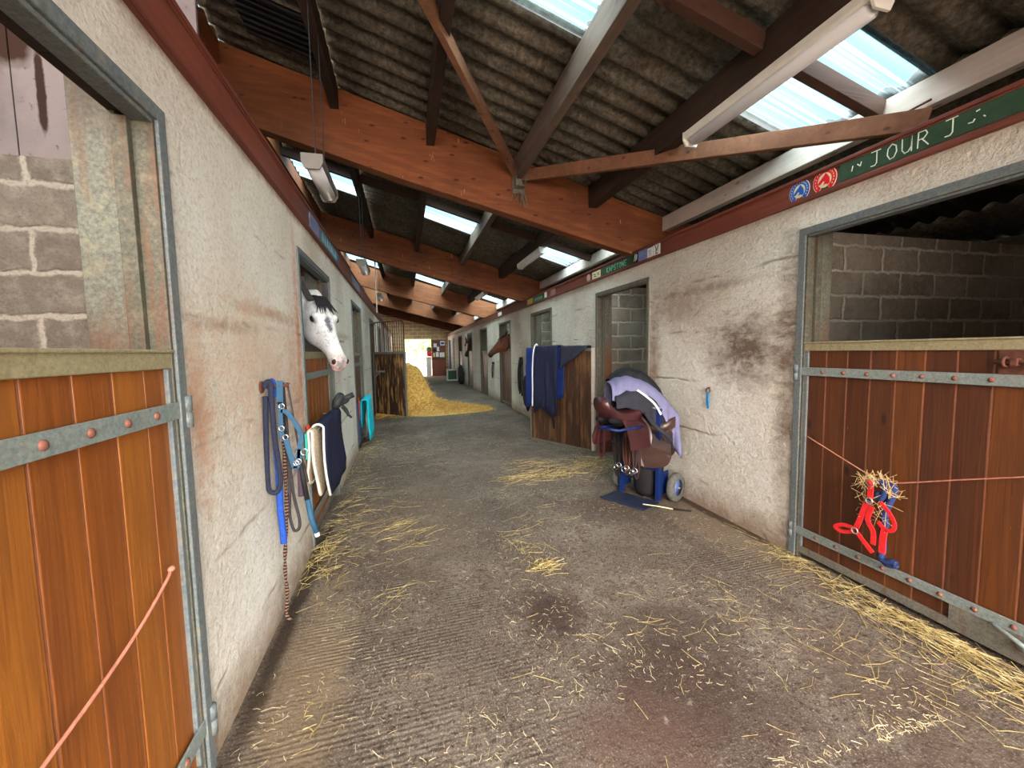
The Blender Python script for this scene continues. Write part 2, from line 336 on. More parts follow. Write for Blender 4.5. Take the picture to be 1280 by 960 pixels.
# ---------------------------------------------------------------- the setting
XL, XR = -.69, 2.49
LD = [(-2.66, -1.42), (.30, 1.54), (3.15, 4.39), (6.10, 7.34), (9.07, 10.29), (12.0, 13.24), (14.95, 16.19), (17.9, 19.1)]
RD = [(.93, 2.18), (3.88, 5.13), (6.84, 8.07), (9.76, 10.99), (12.72, 13.95), (15.68, 16.91), (18.6, 19.8), (21.4, 22.4)]
DT = 2.14
OX0, OX1, Y0, Y1 = -4.3, 5.7, -3.2, 25.0
m = MB(); m.box(OX0 - .2, OX1 + .2, Y0 - 4, Y1 + .3, -.2, 0)
struct(m.build('floor', M['floor']))
def wall(name, mat, x0, x1, doors, top):
    m = MB(); y = Y0
    for a, b in doors:
        a += .02; b -= .02
        if a > y: m.box(x0, x1, y, a, 0, top)
        m.box(XL - .1 if x0 < 0 else x0, x1 if x0 < 0 else XR + .1, a, b, DT - .02, top); y = b
    m.box(x0, x1, y, Y1, 0, top)
    return struct(m.build(name, mat))
wall('wall_left', M['plasterL'], XL - .2, XL, LD, 2.42)
wall('wall_right', M['plasterR'], XR, XR + .2, RD, 2.36)
# end wall of the aisle with the bright doorway
m = MB()
for a, b, c, d in ((OX0, -.03, 0, 5.0), (-.03, 1.52, 2.18, 4.7), (1.52, OX1, 0, 4.6)): m.box(a, b, Y1, Y1 + .2, c, d)
struct(m.build('wall_end', M['blockEnd']))
m = MB(); m.box(OX0 - .2, OX0, Y0, Y1, 0, 4.78); struct(m.build('wall_far_left', M['blockY']))
m = MB(); m.box(OX1, OX1 + .2, Y0, Y1, 0, 2.413); struct(m.build('wall_far_right', M['blockY']))
# stall partitions of bare block
for i, y in enumerate((-.5, 2.44, 5.42, 8.4, 11.35, 14.3, 17.2)):
    m = MB(); m.box(OX0, XL - .2, y, y + .15, 0, 2.32); struct(m.build('wall_partition_left_%d' % (i + 1), M['blockX']))
for i, y in enumerate((-.4, 2.65, 5.6, 8.55, 11.5, 14.5, 17.4, 20.3)):
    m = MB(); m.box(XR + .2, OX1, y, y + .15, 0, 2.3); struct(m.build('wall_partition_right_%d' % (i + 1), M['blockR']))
# mauve stained sheet boards above the near left partition
pn = NT('mauve board', .8, .2); nz = pn.noise(26, 6, rough=.7); c = pn.ramp(pn.noise(3, 5), [(.3, s2l((96, 86, 88))), (.6, s2l((120, 108, 106)))])
c = pn.mix(pn.rng(nz, .6, .68, 0, .8), c, s2l((70, 50, 44))); x, y, z = pn.xyz()
drip = pn.math('MULTIPLY', pn.blob((-1.66, 2.44, 2.98), (.14, 1, .30), .25, pn.noise(5, 3), .5), 1); c = pn.mix(drip, c, s2l((48, 28, 20)))
c = pn.mix(pn.blob((-1.56, 2.44, 2.62), (.022, 1, .22), .3, pn.noise(9, 3), .6), c, s2l((44, 26, 20)))
pn.col(c); pn.bump(nz, .003, .5); M['mauve'] = pn.m
m = MB()
for a, b in ((-2.9, -1.665), (-1.66, -.92)): m.box(a, b, 2.455, 2.475, 2.32, 3.6)
tag(m.build('partition_board', M['mauve'], bevel=.002), 'stained mauve boards standing on top of the block partition inside the near left stall', 'board')
# metal door frames
def frame(n, side, a, b, mat, deep):
    X = XL if side < 0 else XR; o = -side      # o: direction out into the aisle
    m = MB(); w = .045; bx = lambda x0, x1, y0, y1, z0, z1: m.box(X + o * x0, X + o * x1, y0, y1, z0, z1)
    for (y, d) in ((a, 1), (b, -1)):
        bx(-.02, .012, y, y + d * w, 0, DT)                       # flange on the face
    bx(-.02, .0125, a + w - .001, b - w + .001, DT - w, DT); bx(-.05, .004, a + w, b - w, DT - w - .014, DT - w)
    f = struct(m.build('door_%d' % n, mat, bevel=.003))
    q = MB()
    for (y, d) in ((a, 1), (b, -1)):
        q.box(X + o * -.05, X + o * .004, y + d * w, y + d * (w + .014), 0, DT - w)
        q.box(X + o * -.09, X + o * -.05, y + d * (.03), y + d * (w + .034), 0, DT - w - .01)
    q.build('jamb_lip', M['galvJ'], f, bevel=.002)
    q = MB()
    for (y, d) in ((a, 1), (b, -1)):
        q.box(X - o * .09, X - o * .2, y + d * .018, y + d * (w + .01), 0, 2.35)   # plate on the jamb
    q.build('jamb_plate', M['galvR'], f, bevel=.002)
    s = MB(); s.box(X - o * .05, X - o * .105, a + .02, b - .02, DT - .035, DT - .015); s.build('lintel_soffit', deep, f)
    return f
M['soffit'] = simple('dark brown soffit', (58, 48, 42), .9, 0, .4, 9, .02)  # dark brown tone for the lintel undersides
n = 0
for a, b in LD[1:6]: n += 1; frame(n, -1, a, b, M['galv'], M['soffit'])
for a, b in RD[:7]: n += 1; frame(n, 1, a, b, M['galv'] if n < 7 else M['galvD'], M['soffit'])
# long painted boards over the stalls
def trim(n, X, o, z0, z1):
    m = MB(); bx = lambda x0, x1, za, zb: m.box(X + o * x0, X + o * x1, Y0, Y1, za, zb)
    bx(-.03, .018, z0, z1); bx(.018, .030, z0, z0 + .022); bx(.018, .025, z0 + .022, z0 + .03); bx(.018, .030, z1 - .02, z1); bx(.018, .024, z1 - .03, z1 - .02)
    return struct(m.build('trim_%d' % n, M['trim'], bevel=.003))
trim(1, XR, -1, 2.30, 2.46); trim(2, XL, 1, 2.345, 2.525)
# ---------------------------------------------------------------- roof
def zr(x): return 2.96 - .277 * (x - 2.49) if x < 2.9 else 2.8464 - .150 * (x - 2.9)
PX = [-3.3, -2.4, -1.45, -.53, .31, 1.17, 1.99, 2.87]
brk = [-4.6, -3.3, -2.4, -1.45, -.53, .31, 1.17, 1.99, 2.87, 3.9, 4.9, 5.95]
SKY = [(-2.6, -1.8), (-.8, -.05), (1.77, 2.54), (4.75, 5.52), (6.3, 7.07), (10.5, 11.45), (12.0, 12.8), (16.2, 17.1), (22.0, 22.8)]
GL = [(-1.45, -.53), (.31, 1.17), (1.99, 2.87)]
L = .177; dy = L / 6; yA, yB = Y0 - .3, Y1 + .4; N = int((yB - yA) / dy)
def wv(y): return .024 * math.sin(2 * PI * y / L)
def sheetz(k, t, x, y): return zr(x) + .03 + wv(y) + (.03 * (1 - t) if k % 2 else .03 * (1 - t)) + (.012 if y % 5.3 < 2.6 else 0)
m = MB(); vi = {}
for k in range(len(brk) - 1):
    xa, xb = brk[k], brk[k + 1] + .03
    glz = any(abs(xa - g[0]) < .01 for g in GL)
    cuts = [s for s in SKY] if glz else []
    run = []
    def flush():
        global run
        if len(run) > 1:
            m.grid([[(x, y, sheetz(k, t, x, y)) for t, x in ((0, xa), (1, xb))] for y in run], .007)
        run = []
    for i in range(N + 1):
        y = yA + i * dy; mid = y + dy / 2
        run.append(y)
        if any(a < mid < b for a, b in cuts): flush()
    flush()
struct(m.build('ceiling', M['roof'], smooth=True))
wn = 0
for g in GL:
    for a, b in SKY:
        wn += 1; m = MB(); k = brk.index(g[0]); ya = yA + math.floor((a - yA) / dy) * dy - dy; ys = []
        while ya < b + dy * 2: ys.append(ya); ya += dy
        m.grid([[(x, y, sheetz(k, t, x, y) - .009) for t, x in ((0, g[0]), (1, g[1] + .03))] for y in ys], .002)
        struct(m.build('window_%d' % wn, M['glass'], smooth=True))
# flat slatted panel near the left, painted black like a dark roof opening
m = MB()
vt = lambda a, b, c: (a, c, zr(a) + b)
for q in ((3.42, 3.45), (3.84, 3.87)): m.prism([(-1.1, -.03), (-.6, -.03), (-.6, .0), (-1.1, .0)], q[0], q[1], vt)
m.prism([(-1.1, -.012), (-.6, -.012), (-.6, .0), (-1.1, .0)], 3.42, 3.87, vt)
for i in range(5): m.prism([(-1.1, -.03), (-.6, -.03), (-.6, -.012), (-1.1, -.012)], 3.49 + i * .07, 3.505 + i * .07, vt)
tag(m.build('roof_opening_panel', simple('black opening tone', (22, 22, 24), .8)), 'black slatted panel standing for a dark opening in the roof above the near left end of the first beam', 'vent')
# glulam beams
RY = [-.15, 4.25, 8.6, 12.95, 17.3, 21.65]; W = .14
names = ['', 'nearest', 'second', 'third', 'fourth', 'farthest']
for i, y in enumerate(RY):
    m = MB(); xs = [-4.25, -2.0, 0, 2.4, 2.87]
    def sec(x): t = min(max((x - .5) / 2.4, 0), 1); zt = zr(x) - .005; d = .60 - .09 * t; return [(x, y - W / 2, zt - d), (x, y + W / 2, zt - d), (x, y + W / 2, zt), (x, y - W / 2, zt)]
    m.rings([sec(x) for x in xs])
    z9 = zr(2.87) - .005; m.rings([[(2.87, y - W / 2, z9 - .42), (2.87, y + W / 2, z9 - .42), (2.87, y + W / 2, z9), (2.87, y - W / 2, z9)], [(5.68, y - W / 2, zr(5.68) - .22), (5.68, y + W / 2, zr(5.68) - .22), (5.68, y + W / 2, zr(5.68) - .01), (5.68, y - W / 2, zr(5.68) - .01)]])
    o = m.build('roof_beam', M['rafter'], bevel=.006)
    tag(o, ('large orange brown laminated beam sloping across the aisle, %s to the camera' % names[i]) if i in (1, 5) else 'large orange brown laminated beam sloping across the aisle, %s one down the aisle' % (names[i] or 'before the first'), 'beam', 'laminated roof beams')
# purlins between the beams, one piece per bay
pdesc = {0: 'over the far left stall roof', 1: 'over the left stall roof', 2: 'just above the left wall', 3: 'above the left side of the aisle', 4: 'left of the middle of the aisle', 5: 'over the middle of the aisle', 6: 'carrying the tube lamp line', 7: 'just above the right wall board'}
bays = ['in the nearest roof bay', 'in the second roof bay', 'in the third roof bay', 'in the fourth roof bay', 'in the last roof bays']
for i, x in enumerate(PX):
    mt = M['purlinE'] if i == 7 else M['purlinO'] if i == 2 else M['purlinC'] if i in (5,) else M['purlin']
    w, h = (.075, .155 if i == 7 else .20) if i != 6 else (.10, .2)
    for j in range(5):
        ya, yb = RY[j] + W / 2, RY[j + 1] - W / 2
        if j == 4: pass
        m = MB(); z = zr(x) - .003
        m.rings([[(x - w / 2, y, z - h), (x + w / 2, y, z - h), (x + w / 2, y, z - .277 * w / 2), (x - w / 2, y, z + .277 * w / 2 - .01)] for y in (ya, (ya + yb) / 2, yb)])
        lab = '%s roof purlin %s %s' % ({7: 'skylit pale', 2: 'orange brown', 5: 'grey brown'}.get(i, 'dark'), pdesc[i], bays[j])
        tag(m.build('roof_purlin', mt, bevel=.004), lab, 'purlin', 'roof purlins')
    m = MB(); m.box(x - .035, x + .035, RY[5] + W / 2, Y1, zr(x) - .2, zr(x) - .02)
    tag(m.build('roof_purlin', mt), '%s roof purlin %s, last piece before the end wall' % ({7: 'skylit pale', 2: 'orange brown', 5: 'grey brown'}.get(i, 'dark'), pdesc[i]), 'purlin', 'roof purlins')
for j, y in enumerate((1.98, 6.0, 10.3)):
    for i in range(2, 7):
        a, b = PX[i] + .045, PX[i + 1] - .05
        m = MB(); m.beam((a, y, zr(a) - .07), (b, y, zr(b) - .07), .06, .10)
        tag(m.build('roof_strut', M['block'], bevel=.003), 'red brown strut crossing %s purlins %s' % (['the two leftmost', 'the second and third', 'the third and fourth', 'the fourth and lamp', 'the lamp and right wall'][i - 2], bays[j]), 'strut', 'roof struts')
# two diagonal braces meeting at the bracket on the first beam
bk = (1.17, 4.13, 3.13)
m = MB(); m.beam((1.13, 4.14, zr(1.13) - .16), (-.29, 1.72, zr(-.29) - .24), .045, .10)
tag(m.build('roof_brace', M['brace'], bevel=.004), 'orange brown diagonal brace running up left from the bracket on the nearest beam', 'brace')
m = MB(); m.beam((1.22, 4.14, zr(1.2) - .17), (2.78, 1.70, 2.60), .045, .11)
tag(m.build('roof_brace', M['brace'], bevel=.004), 'diagonal brace running right from the bracket to the purlin above the green board', 'brace')
m = MB(); m.box(1.11, 1.23, 4.155, 4.175, 2.98, 3.17); m.box(1.12, 1.125, 4.06, 4.175, 3.02, 3.16); m.box(1.215, 1.22, 4.06, 4.175, 3.02, 3.16); m.box(1.125, 1.215, 4.06, 4.175, 3.02, 3.028)
r = random.Random(3)
for i in range(16): p = V(1.17 + r.uniform(-.06, .06), 4.12 + r.uniform(-.03, .03), 2.99 + r.uniform(-.02, .02)); m.tube([p, p + V(r.uniform(-.05, .05), r.uniform(-.03, 0), -r.uniform(.02, .16))], .003, 4)
tag(m.build('purlin_bracket', M['galvD']), 'dusty steel bracket hung with cobwebs on the face of the nearest beam', 'bracket')
# eyebrow angle on purlin over the board (loose nail rod)
m = MB(); m.tube([(2.82, 1.72, 2.72), (2.81, 1.98, 2.70)], .006, 6); tag(m.build('iron_rod', M['rust']), 'short rusty rod on the pale purlin above the green board', 'rod')
# ---------------------------------------------------------------- lamps
M['lampw'] = simple('white lamp housing', (214, 212, 204), .5, 0, .08); M['lampd'] = NT('dull diffuser', .3, .5).col(s2l((205, 208, 212))).m; M['lampg'] = simple('grey lamp housing', (88, 82, 76), .5, 0, .15)
def tube_lamp(x, y0, y1, z, label, cords=None, hous='lampw', w=.06, h=.05):
    t = thing('tube_lamp', label, 'lamp', (x, y0, z), 0, 'fluorescent tube lamps')
    L_ = y1 - y0; m = MB(); m.prism([(-w, h), (w, h), (w, .01), (w * .8, 0), (-w * .8, 0), (-w, .01)], 0, L_, lambda a, b, c: (a, c, b)); m.build('lamp_housing', M[hous], t, bevel=.004)
    m = MB(); rr = []
    for yy, s in ((.025, .7), (.04, 1), (L_ - .04, 1), (L_ - .025, .7)): rr.append([(math.cos(a) * w * .8 * s, yy, math.sin(a) * .045 * s) for a in [PI + PI * k / 10 for k in range(11)]])
    m.rings(rr); m.build('lamp_diffuser', M['lampd'], t, smooth=True)
    for yy in (-.012, L_ - .002):
        m = MB(); m.prism([(-w * 1.05, h * 1.02), (w * 1.05, h * 1.02), (w * 1.05, 0), (w * .7, -.04), (-w * .7, -.04), (-w * 1.05, 0)], yy, yy + .014, lambda a, b, c: (a, c, b)); m.build('end_cap', M[hous], t, bevel=.002)
    for cy, top in (cords or []):
        m = MB(); m.tube([(0, cy, h), (0, cy, top - z)], .004, 5); m.build('cord', M['black'], t)
    return t
M['black'] = simple('black rubber', (26, 25, 26), .7, 0, .3)
tube_lamp(2.0, 1.42, 2.62, 2.845, 'long white tube lamp under the dark purlin at the upper right')
tube_lamp(2.0, 5.85, 7.05, 2.845, 'white tube lamp under the purlin beside the second bay skylight, right of the aisle')
tube_lamp(2.0, 10.3, 11.5, 2.845, 'small white tube lamp in the third bay near the right wall')
tube_lamp(2.0, 14.6, 15.8, 2.845, 'farthest tube lamp on the right side of the roof')
tube_lamp(-.5, 2.83, 3.40, 2.56, 'grey tube lamp hanging on cords at the upper left before the first beam gap', [(.12, 3.66), (.45, 3.66)], 'lampg')
tube_lamp(-.5, 5.75, 6.4, 2.56, 'small grey tube lamp hanging on cords above the left side, second along', [(.1, 3.66), (.5, 3.66)], 'lampg')
tube_lamp(-.5, 9.6, 10.4, 2.66, 'tiny grey hanging lamp above the left side, farthest from the camera', [(.1, 3.66), (.6, 3.66)], 'lampg')
m = MB(); m.tube([(-.5, 8.68, 3.62), (-.5, 8.66, 2.2)], .014, 8); m.box(-.53, -.47, 8.64, 8.72, 3.62, 3.64)
tag(m.build('hanging_pipe', simple('pale pipe', (178, 160, 146), .6)), 'thin pale pipe coming down from the roof at the far left of the aisle', 'pipe')
# ---------------------------------------------------------------- half doors
def planks(W, z0, z1, pitch, mat, t, name='plank_panel', beads=True, th=.03):
    m = MB(); x = 0.0
    while x < W - .004:
        x2 = min((math.floor(x / pitch + 1e-6) + 1) * pitch, W); m.box(x + .003, x2 - .003, -th, 0, z0, z1); x = x2
    o = m.build(name, mat, t, bevel=.003)
    m.box
    if beads:
        b = MB(); k = 1
        while k * pitch < W - .03: b.box(k * pitch - .0045, k * pitch + .0045, -th + .004, -.002, z0, z1); k += 1
        b.build('groove_strip', M['bead'], t)
    return o
def half_door(label, loc, rz, W, mat, hinge_at=1, H=1.42, pitch=.127, rail='rail', det=2, group=None, edge='galv'):
    t = thing('stable_door', label, 'door', loc, rz, group)
    planks(W, .07, H - .05, pitch, M[mat], t, beads=det > 0)
    m = MB(); m.box(-.004, W + .004, -.045, .014, H - .055, H); m.box(-.004, W + .004, .014, .02, H - .008, H + .002); m.build('top_rail', M[rail], t, bevel=.004)
    m = MB(); m.box(0, W, -.04, .012, .03, .075); m.build('bottom_rail', M['galvD'], t, bevel=.003)
    for x in (0, W): m = MB(); s = 1 if x == 0 else -1; m.box(x - .006 * s, x + .028 * s, -.04, .012, .075, H - .055); m.build('edge_strip', M[edge], t, bevel=.003)
    if det > 0:
        for zc in (1.235, .18):
            x0, x1 = (0.0, W + .045) if hinge_at else (-.045, W)
            m = MB(); m.box(x0, x1, .012, .02, zc - .026, zc + .026); s_ = m.build('strap_hinge', M['strap'], t, bevel=.002)
            hx = W + .045 if hinge_at else -.045
            m = MB(); m.lathe([(.001, -.05), (.016, -.05), (.016, -.004), (.013, -.004), (.013, .002), (.016, .002), (.016, .05), (.001, .05)], (hx, .02, zc - .01), (0, 0, 1), 12); m.build('hinge_knuckle', M['galv'], s_, smooth=True)
            if det > 1:
                x = .12
                while x < W - .03:
                    m = MB(); m.lathe([(.012, 0), (.011, .004), (.005, .008), (.001, .0085)], (x, .019, zc), (0, 1, 0), 10); m.build('bolt', M['bolt'], s_, smooth=True); x += .127
    return t
# left side, local x runs towards the camera
L1 = half_door('orange brown half door with steel strap at the left edge, nearest to the camera', (XL - .012, 1.49, 0), -PI / 2, 1.13, 'doorL', 0, pitch=.128)
half_door('orange brown half door under the grey horse head', (XL - .035, 4.335, 0), -PI / 2, 1.13, 'doorL', 0, det=1)
half_door('dull half door with a turquoise pad hung on it, past the grey horse', (XL - .035, 7.285, 0), -PI / 2, 1.13, 'doorFar', 0, det=1)
R1 = half_door('brown plank half door with red halter, nearest on the right wall', (XR + .012, .985, 0), PI / 2, 1.14, 'doorR', 1, pitch=.125)
half_door('dull brown half door behind the open door hung with blue rugs', (XR + .035, 6.9, 0), PI / 2, 1.11, 'doorFar', 1, det=0)
half_door('half door under the bay horse looking left', (XR + .035, 9.82, 0), PI / 2, 1.11, 'doorFar', 1, det=0)
half_door('pale chewed half door between the two brown horses', (XR + .035, 12.78, 0), PI / 2, 1.11, 'doorFar', 1, det=0)
half_door('half door under the farthest horse with a white blaze', (XR + .035, 15.74, 0), PI / 2, 1.11, 'doorFar', 1, det=0)
half_door('far half door behind the black bag', (XR + .035, 18.66, 0), PI / 2, 1.08, 'doorFar', 1, det=0)
# bolt and kick latch on the near right door
m = MB(); m.box(.02, .23, .013, .019, 1.262, 1.365); pl = m.build('latch_plate', M['rust'], R1, bevel=.002)
m = MB(); m.tube([(.02, .034, 1.315), (.235, .034, 1.315)], .010, 8); m.tube(arc((.2, .034, 1.315), .019, 0, 2 * PI, 12, (0, 1, 0), (0, 0, 1))[:-1], .006, 6, closed=True); m.build('sliding_bolt', M['rust'], R1, smooth=True)
for x in (.06, .17): m = MB(); m.box(x - .012, x + .012, .019, .05, 1.298, 1.332); m.build('bolt_keeper', M['rust'], pl, bevel=.004)
m = MB(); m.box(0, .34, .012, .017, .075, .155); m.build('kick_plate', M['galvD'], R1, bevel=.002)
m = MB(); m.tube([(.0, .05, .10), (.10, .05, .142), (.17, .034, .158), (.19, .02, .155)], [.011, .010, .008, .006], 8); m.lathe([(.02, 0), (.018, .01), (.004, .014)], (.09, .017, .11), (0, 1, 0), 12); m.build('kick_latch', M['strap'], R1, smooth=True)
# thin twines tied across the two near doors
M['twine'] = simple('pink brown twine', (172, 112, 92), .8, 0, .2, 40)
m = MB(); m.tube(spline([(XL + .012, 1.365, .79), (XL + .018, 1.33, .775), (XL + .02, 1.2, .725), (XL + .022, 1.06, .69), (XL + .022, .93, .665), (XL + .02, .7, .62), (XL + .014, .42, .57)], 6), .0045, 6)
m.ell((XL + .014, 1.365, .79), .009, .012, .009); tag(m.build('twine', M['twine'], smooth=True), 'pink brown twine slung diagonally over the near left door', 'string')
m = MB(); m.tube(spline([(XR - .02, 2.063, .82), (XR - .03, 1.9, .762), (XR - .045, 1.69, .69), (XR - .05, 1.62, .672), (XR - .045, 1.545, .68), (XR - .032, 1.32, .762), (XR - .024, 1.1, .842), (XR - .01, .99, .88)], 6), .0035, 6)
tag(m.build('twine', M['twine'], smooth=True), 'reddish twine stretched across the near right door holding the red halter', 'string')
# open plank door of the second right stall
a = math.atan2(.896, -.444)
OD = thing('stable_door', 'open dark plank half door hung with blue rugs, swung into the aisle on the right', 'door', (2.455, 5.15, 0), a)
planks(1.24, .02, 1.38, .12, M['doorOpen'], OD, beads=False)
for x0, x1, mt in ((-.012, .03, 'purlinE'), (1.22, 1.25, 'galvD')): m = MB(); m.box(x0, x1, -.035, .008, .01, 1.42); m.build('edge_strip', M[mt], OD, bevel=.003)
m = MB(); m.box(.03, 1.22, -.035, .008, 1.38, 1.42); m.build('top_rail', M['galvD'], OD, bevel=.003)
m = MB(); m.box(.03, 1.22, -.035, .008, .0, .022); m.build('bottom_rail', M['galvD'], OD)
# left door with a barred upper part, swung across the aisle
a = math.atan2(.727, -.686)
GD = thing('stable_door', 'worn dark plank door with a barred grille on top, open at the left', 'door', (-.02, 9.09, 0), a)
planks(.95, .05, 1.40, .12, M['doorWorn'], GD, beads=False)
for x0, x1 in ((-.02, .0), (.95, .975)): m = MB(); m.box(x0, x1, -.035, .01, .02, 1.42); m.build('edge_strip', M['galvD'], GD, bevel=.003)
m = MB(); m.box(0, .95, -.035, .01, 1.38, 1.43); m.build('middle_rail', M['galvD'], GD)
m = MB(); m.tube([(.0, -.015, 1.43)] + arc((.08, -.015, 2.0), .08, PI, PI / 2, 6) + arc((.87, -.015, 2.0), .08, PI / 2, 0, 6) + [(.95, -.015, 1.43)], .014, 8); g = m.build('grille_frame', M['rust'], GD, smooth=True)
for i in range(1, 14): m = MB(); x = i * .95 / 14; m.tube([(x, -.015, 1.43), (x, -.015, 2.075)], .0075, 6); m.build('grille_bar', M['rust'], g, smooth=True)
m = MB(); m.box(.6, .9, .01, .016, .98, 1.02); m.tube([(.74, .02, 1.0), (.88, .04, .88)], .01, 6); m.build('door_latch', M['strap'], GD)
# ---------------------------------------------------------------- boards, stickers, writing over the stalls
M['chalkb'] = simple('green chalkboard', (44, 70, 50), .8, 0, .25, 14); M['chalk'] = simple('chalk', (206, 220, 206), .9, 0, .12, 60)
M['white'] = simple('white card', (222, 222, 218), .7, 0, .06); M['cream'] = simple('cream card', (206, 196, 158), .7, 0, .1, 30)
def rflat(y, z, d=0.0, X=XR, o=-1): return (X + o * (.0185 + d), y, z)
def strokes(name, polys, w, mat, parent, X=XR, o=-1, d=.004):
    m = MB()
    for pl in polys:
        for (y0, z0), (y1, z1) in zip(pl, pl[1:]):
            a = Vector((y0, z0)); b = Vector((y1, z1)); t = b - a
            if t.length < 1e-6: continue
            t.normalize(); n_ = Vector((-t.y, t.x)) * w / 2; a = a - t * w * .3; b = b + t * w * .3
            q = [a - n_, b - n_, b + n_, a + n_]
            m.prism([(p.x, p.y) for p in q], d, d + .0015, lambda p, r, h: rflat(p, r, h, X, o))
    return m.build(name, mat, parent)
GLY = dict(J=[[(.1, 1), (.95, 1)], [(.62, 1), (.62, .15), (.45, .0), (.1, .02)]], O=[[(.5, 1), (.15, .75), (.1, .35), (.35, 0), (.7, .05), (.92, .4), (.85, .8), (.5, 1)]],
           U=[[(.1, 1), (.12, .25), (.35, 0), (.65, .05), (.85, .3), (.88, 1)], [(.88, 1), (.9, 0)]], R=[[(.12, 0), (.15, 1), (.7, .98), (.85, .75), (.6, .52), (.15, .5)], [(.45, .5), (.95, .0)]],
           K=[[(.1, 0), (.1, 1)], [(.9, 1), (.1, .45), (.9, 0)]], A=[[(.0, 0), (.5, 1), (1, 0)], [(.2, .38), (.8, .38)]], P=[[(.1, 0), (.1, 1), (.8, .95), (.85, .6), (.1, .5)]], S=[[(.9, .9), (.4, 1), (.1, .75), (.85, .3), (.6, 0), (.1, .1)]],
           T=[[(0, 1), (1, 1)], [(.5, 1), (.5, 0)]], N=[[(.1, 0), (.1, 1), (.9, 0), (.9, 1)]], E=[[(.9, 1), (.1, 1), (.1, 0), (.9, 0)], [(.1, .5), (.7, .5)]], D=[[(.1, 0), (.1, 1), (.6, .95), (.9, .5), (.6, .05), (.1, 0)]], I=[[(.5, 0), (.5, 1)]])
def word(chars, ys, z, w, h):
    out = []
    for ch, y in zip(chars, ys): out.append([[(y - a * w, z + b * h) for a, b in pl] for pl in GLY[ch]])
    return out
def letters(ws, w, mat, parent, **k):
    for g in ws: strokes('chalk_letter', g, w, mat, parent, **k)
def plate(name, y0, y1, z0, z1, mat, lab=None, cat=None, parent=None, d=.0, th=.004, X=XR, o=-1, bev=.001):
    m = MB(); m.prism([(y0, z0), (y1, z0), (y1, z1), (y0, z1)], d, d + th, lambda p, r, h: rflat(p, r, h, X, o)); ob = m.build(name, mat, parent, bevel=bev)
    if lab: tag(ob, lab, cat)
    return ob
gb = plate('chalkboard', 1.18, 1.93, 2.335, 2.435, M['chalkb'], 'long green chalkboard strip with JOUR J in chalk above the near right stall', 'sign')
letters(word('JOUR', (1.765, 1.688, 1.622, 1.556), 2.352, .052, .072) + word('J', (1.447,), 2.352, .05, .072) +
        [[[(1.36, 2.372), (1.345, 2.37), (1.34, 2.38)]], [[(1.335, 2.41), (1.325, 2.412)]], [[(1.31, 2.38), (1.305, 2.374)]], [[(1.86, 2.37), (1.855, 2.395)]], [[(1.83, 2.395), (1.815, 2.38), (1.81, 2.4)]]], .0048, M['chalk'], gb)
def horseshoe(yc, zc, r, rgb, lab):
    c = simple('sticker ' + lab[:9], rgb, .45, 0, .08); t = thing('round_sticker', lab, 'sticker', (XR - .018, yc, zc - r))
    def loc(m, name, mat): 
        o = m.build(name, mat); o.parent = t; o.matrix_parent_inverse = Matrix.Translation(-Vector(t.location)); return o
    def ringp(r0, r1, a0, a1, d0, d1, m):
        n = 36
        for i in range(n):
            a = a0 + (a1 - a0) * i / n; b = a0 + (a1 - a0) * (i + 1) / n
            m.prism([(yc + math.cos(a) * r0, zc + math.sin(a) * r0), (yc + math.cos(b) * r0, zc + math.sin(b) * r0), (yc + math.cos(b) * r1, zc + math.sin(b) * r1), (yc + math.cos(a) * r1, zc + math.sin(a) * r1)], d0, d1, lambda p, q, h: rflat(p, q, h))
    A0, A1 = -PI / 2 + .5, 1.5 * PI - .5
    m = MB(); ringp(.0, r * 1.0, A0, A1, 0, .002, m); loc(m, 'sticker_border', M['white'])
    m = MB(); ringp(r * .58, r * .96, A0 + .03, A1 - .03, .002, .003, m); loc(m, 'sticker_band', c)
    m = MB(); ringp(.0, r * .58, 0, 2 * PI, .002, .0028, m); loc(m, 'sticker_field', M['cream'])
    # horse head turned to the left, in the band colour (right = -y)
    H = [(.45, -.35), (.42, .1), (.2, .42), (.05, .56), (-.02, .42), (-.3, .15), (-.55, -.12), (-.5, -.26), (-.34, -.26), (-.12, -.05), (.02, -.12), (-.1, -.4), (.1, -.3), (.25, -.42)]
    m = MB(); m.prism([(yc - a * r, zc + b * r) for a, b in H], .0029, .0038, lambda p, q, h: rflat(p, q, h)); loc(m, 'horse_emblem', c)
    m = MB()
    for k in range(15):
        a = A0 + .5 + (A1 - A0 - 1.0) * k / 14; cy, cz = yc + math.cos(a) * r * .77, zc + math.sin(a) * r * .77; e = r * .06
        m.prism([(cy - e * .6, cz - e), (cy + e * .6, cz - e), (cy + e * .6, cz + e), (cy - e * .6, cz + e)], .003, .0036, lambda p, q, h: rflat(p, q, h))
    loc(m, 'rim_lettering', M['cream'])
horseshoe(2.018, 2.383, .073, (206, 24, 34), 'red horseshoe shaped sticker with a horse head, beside the green board')
horseshoe(2.182, 2.378, .070, (30, 84, 168), 'blue horseshoe shaped sticker with a horse head, left of the red one')
blue = simple('periwinkle card', (112, 128, 190), .7, 0, .12)
g2 = plate('chalkboard', 4.13, 4.94, 2.33, 2.435, M['chalkb'], 'small green name board over the second right stall', 'sign')
M['chalkg'] = simple('greenish chalk', (120, 186, 156), .9)
letters(word('KAPSTONE', [4.79 - .062 * i for i in range(8)], 2.345, .048, .06), .007, M['chalkg'], g2)
q = plate('name_card', 4.075, 4.165, 2.33, 2.44, M['black'], 'small dark card with white scribbles, right of the green name board', 'card'); strokes('scribble', [[(4.15, 2.35), (4.13, 2.42), (4.12, 2.35)], [(4.11, 2.42), (4.10, 2.36), (4.09, 2.41)]], .008, M['chalk'], q)
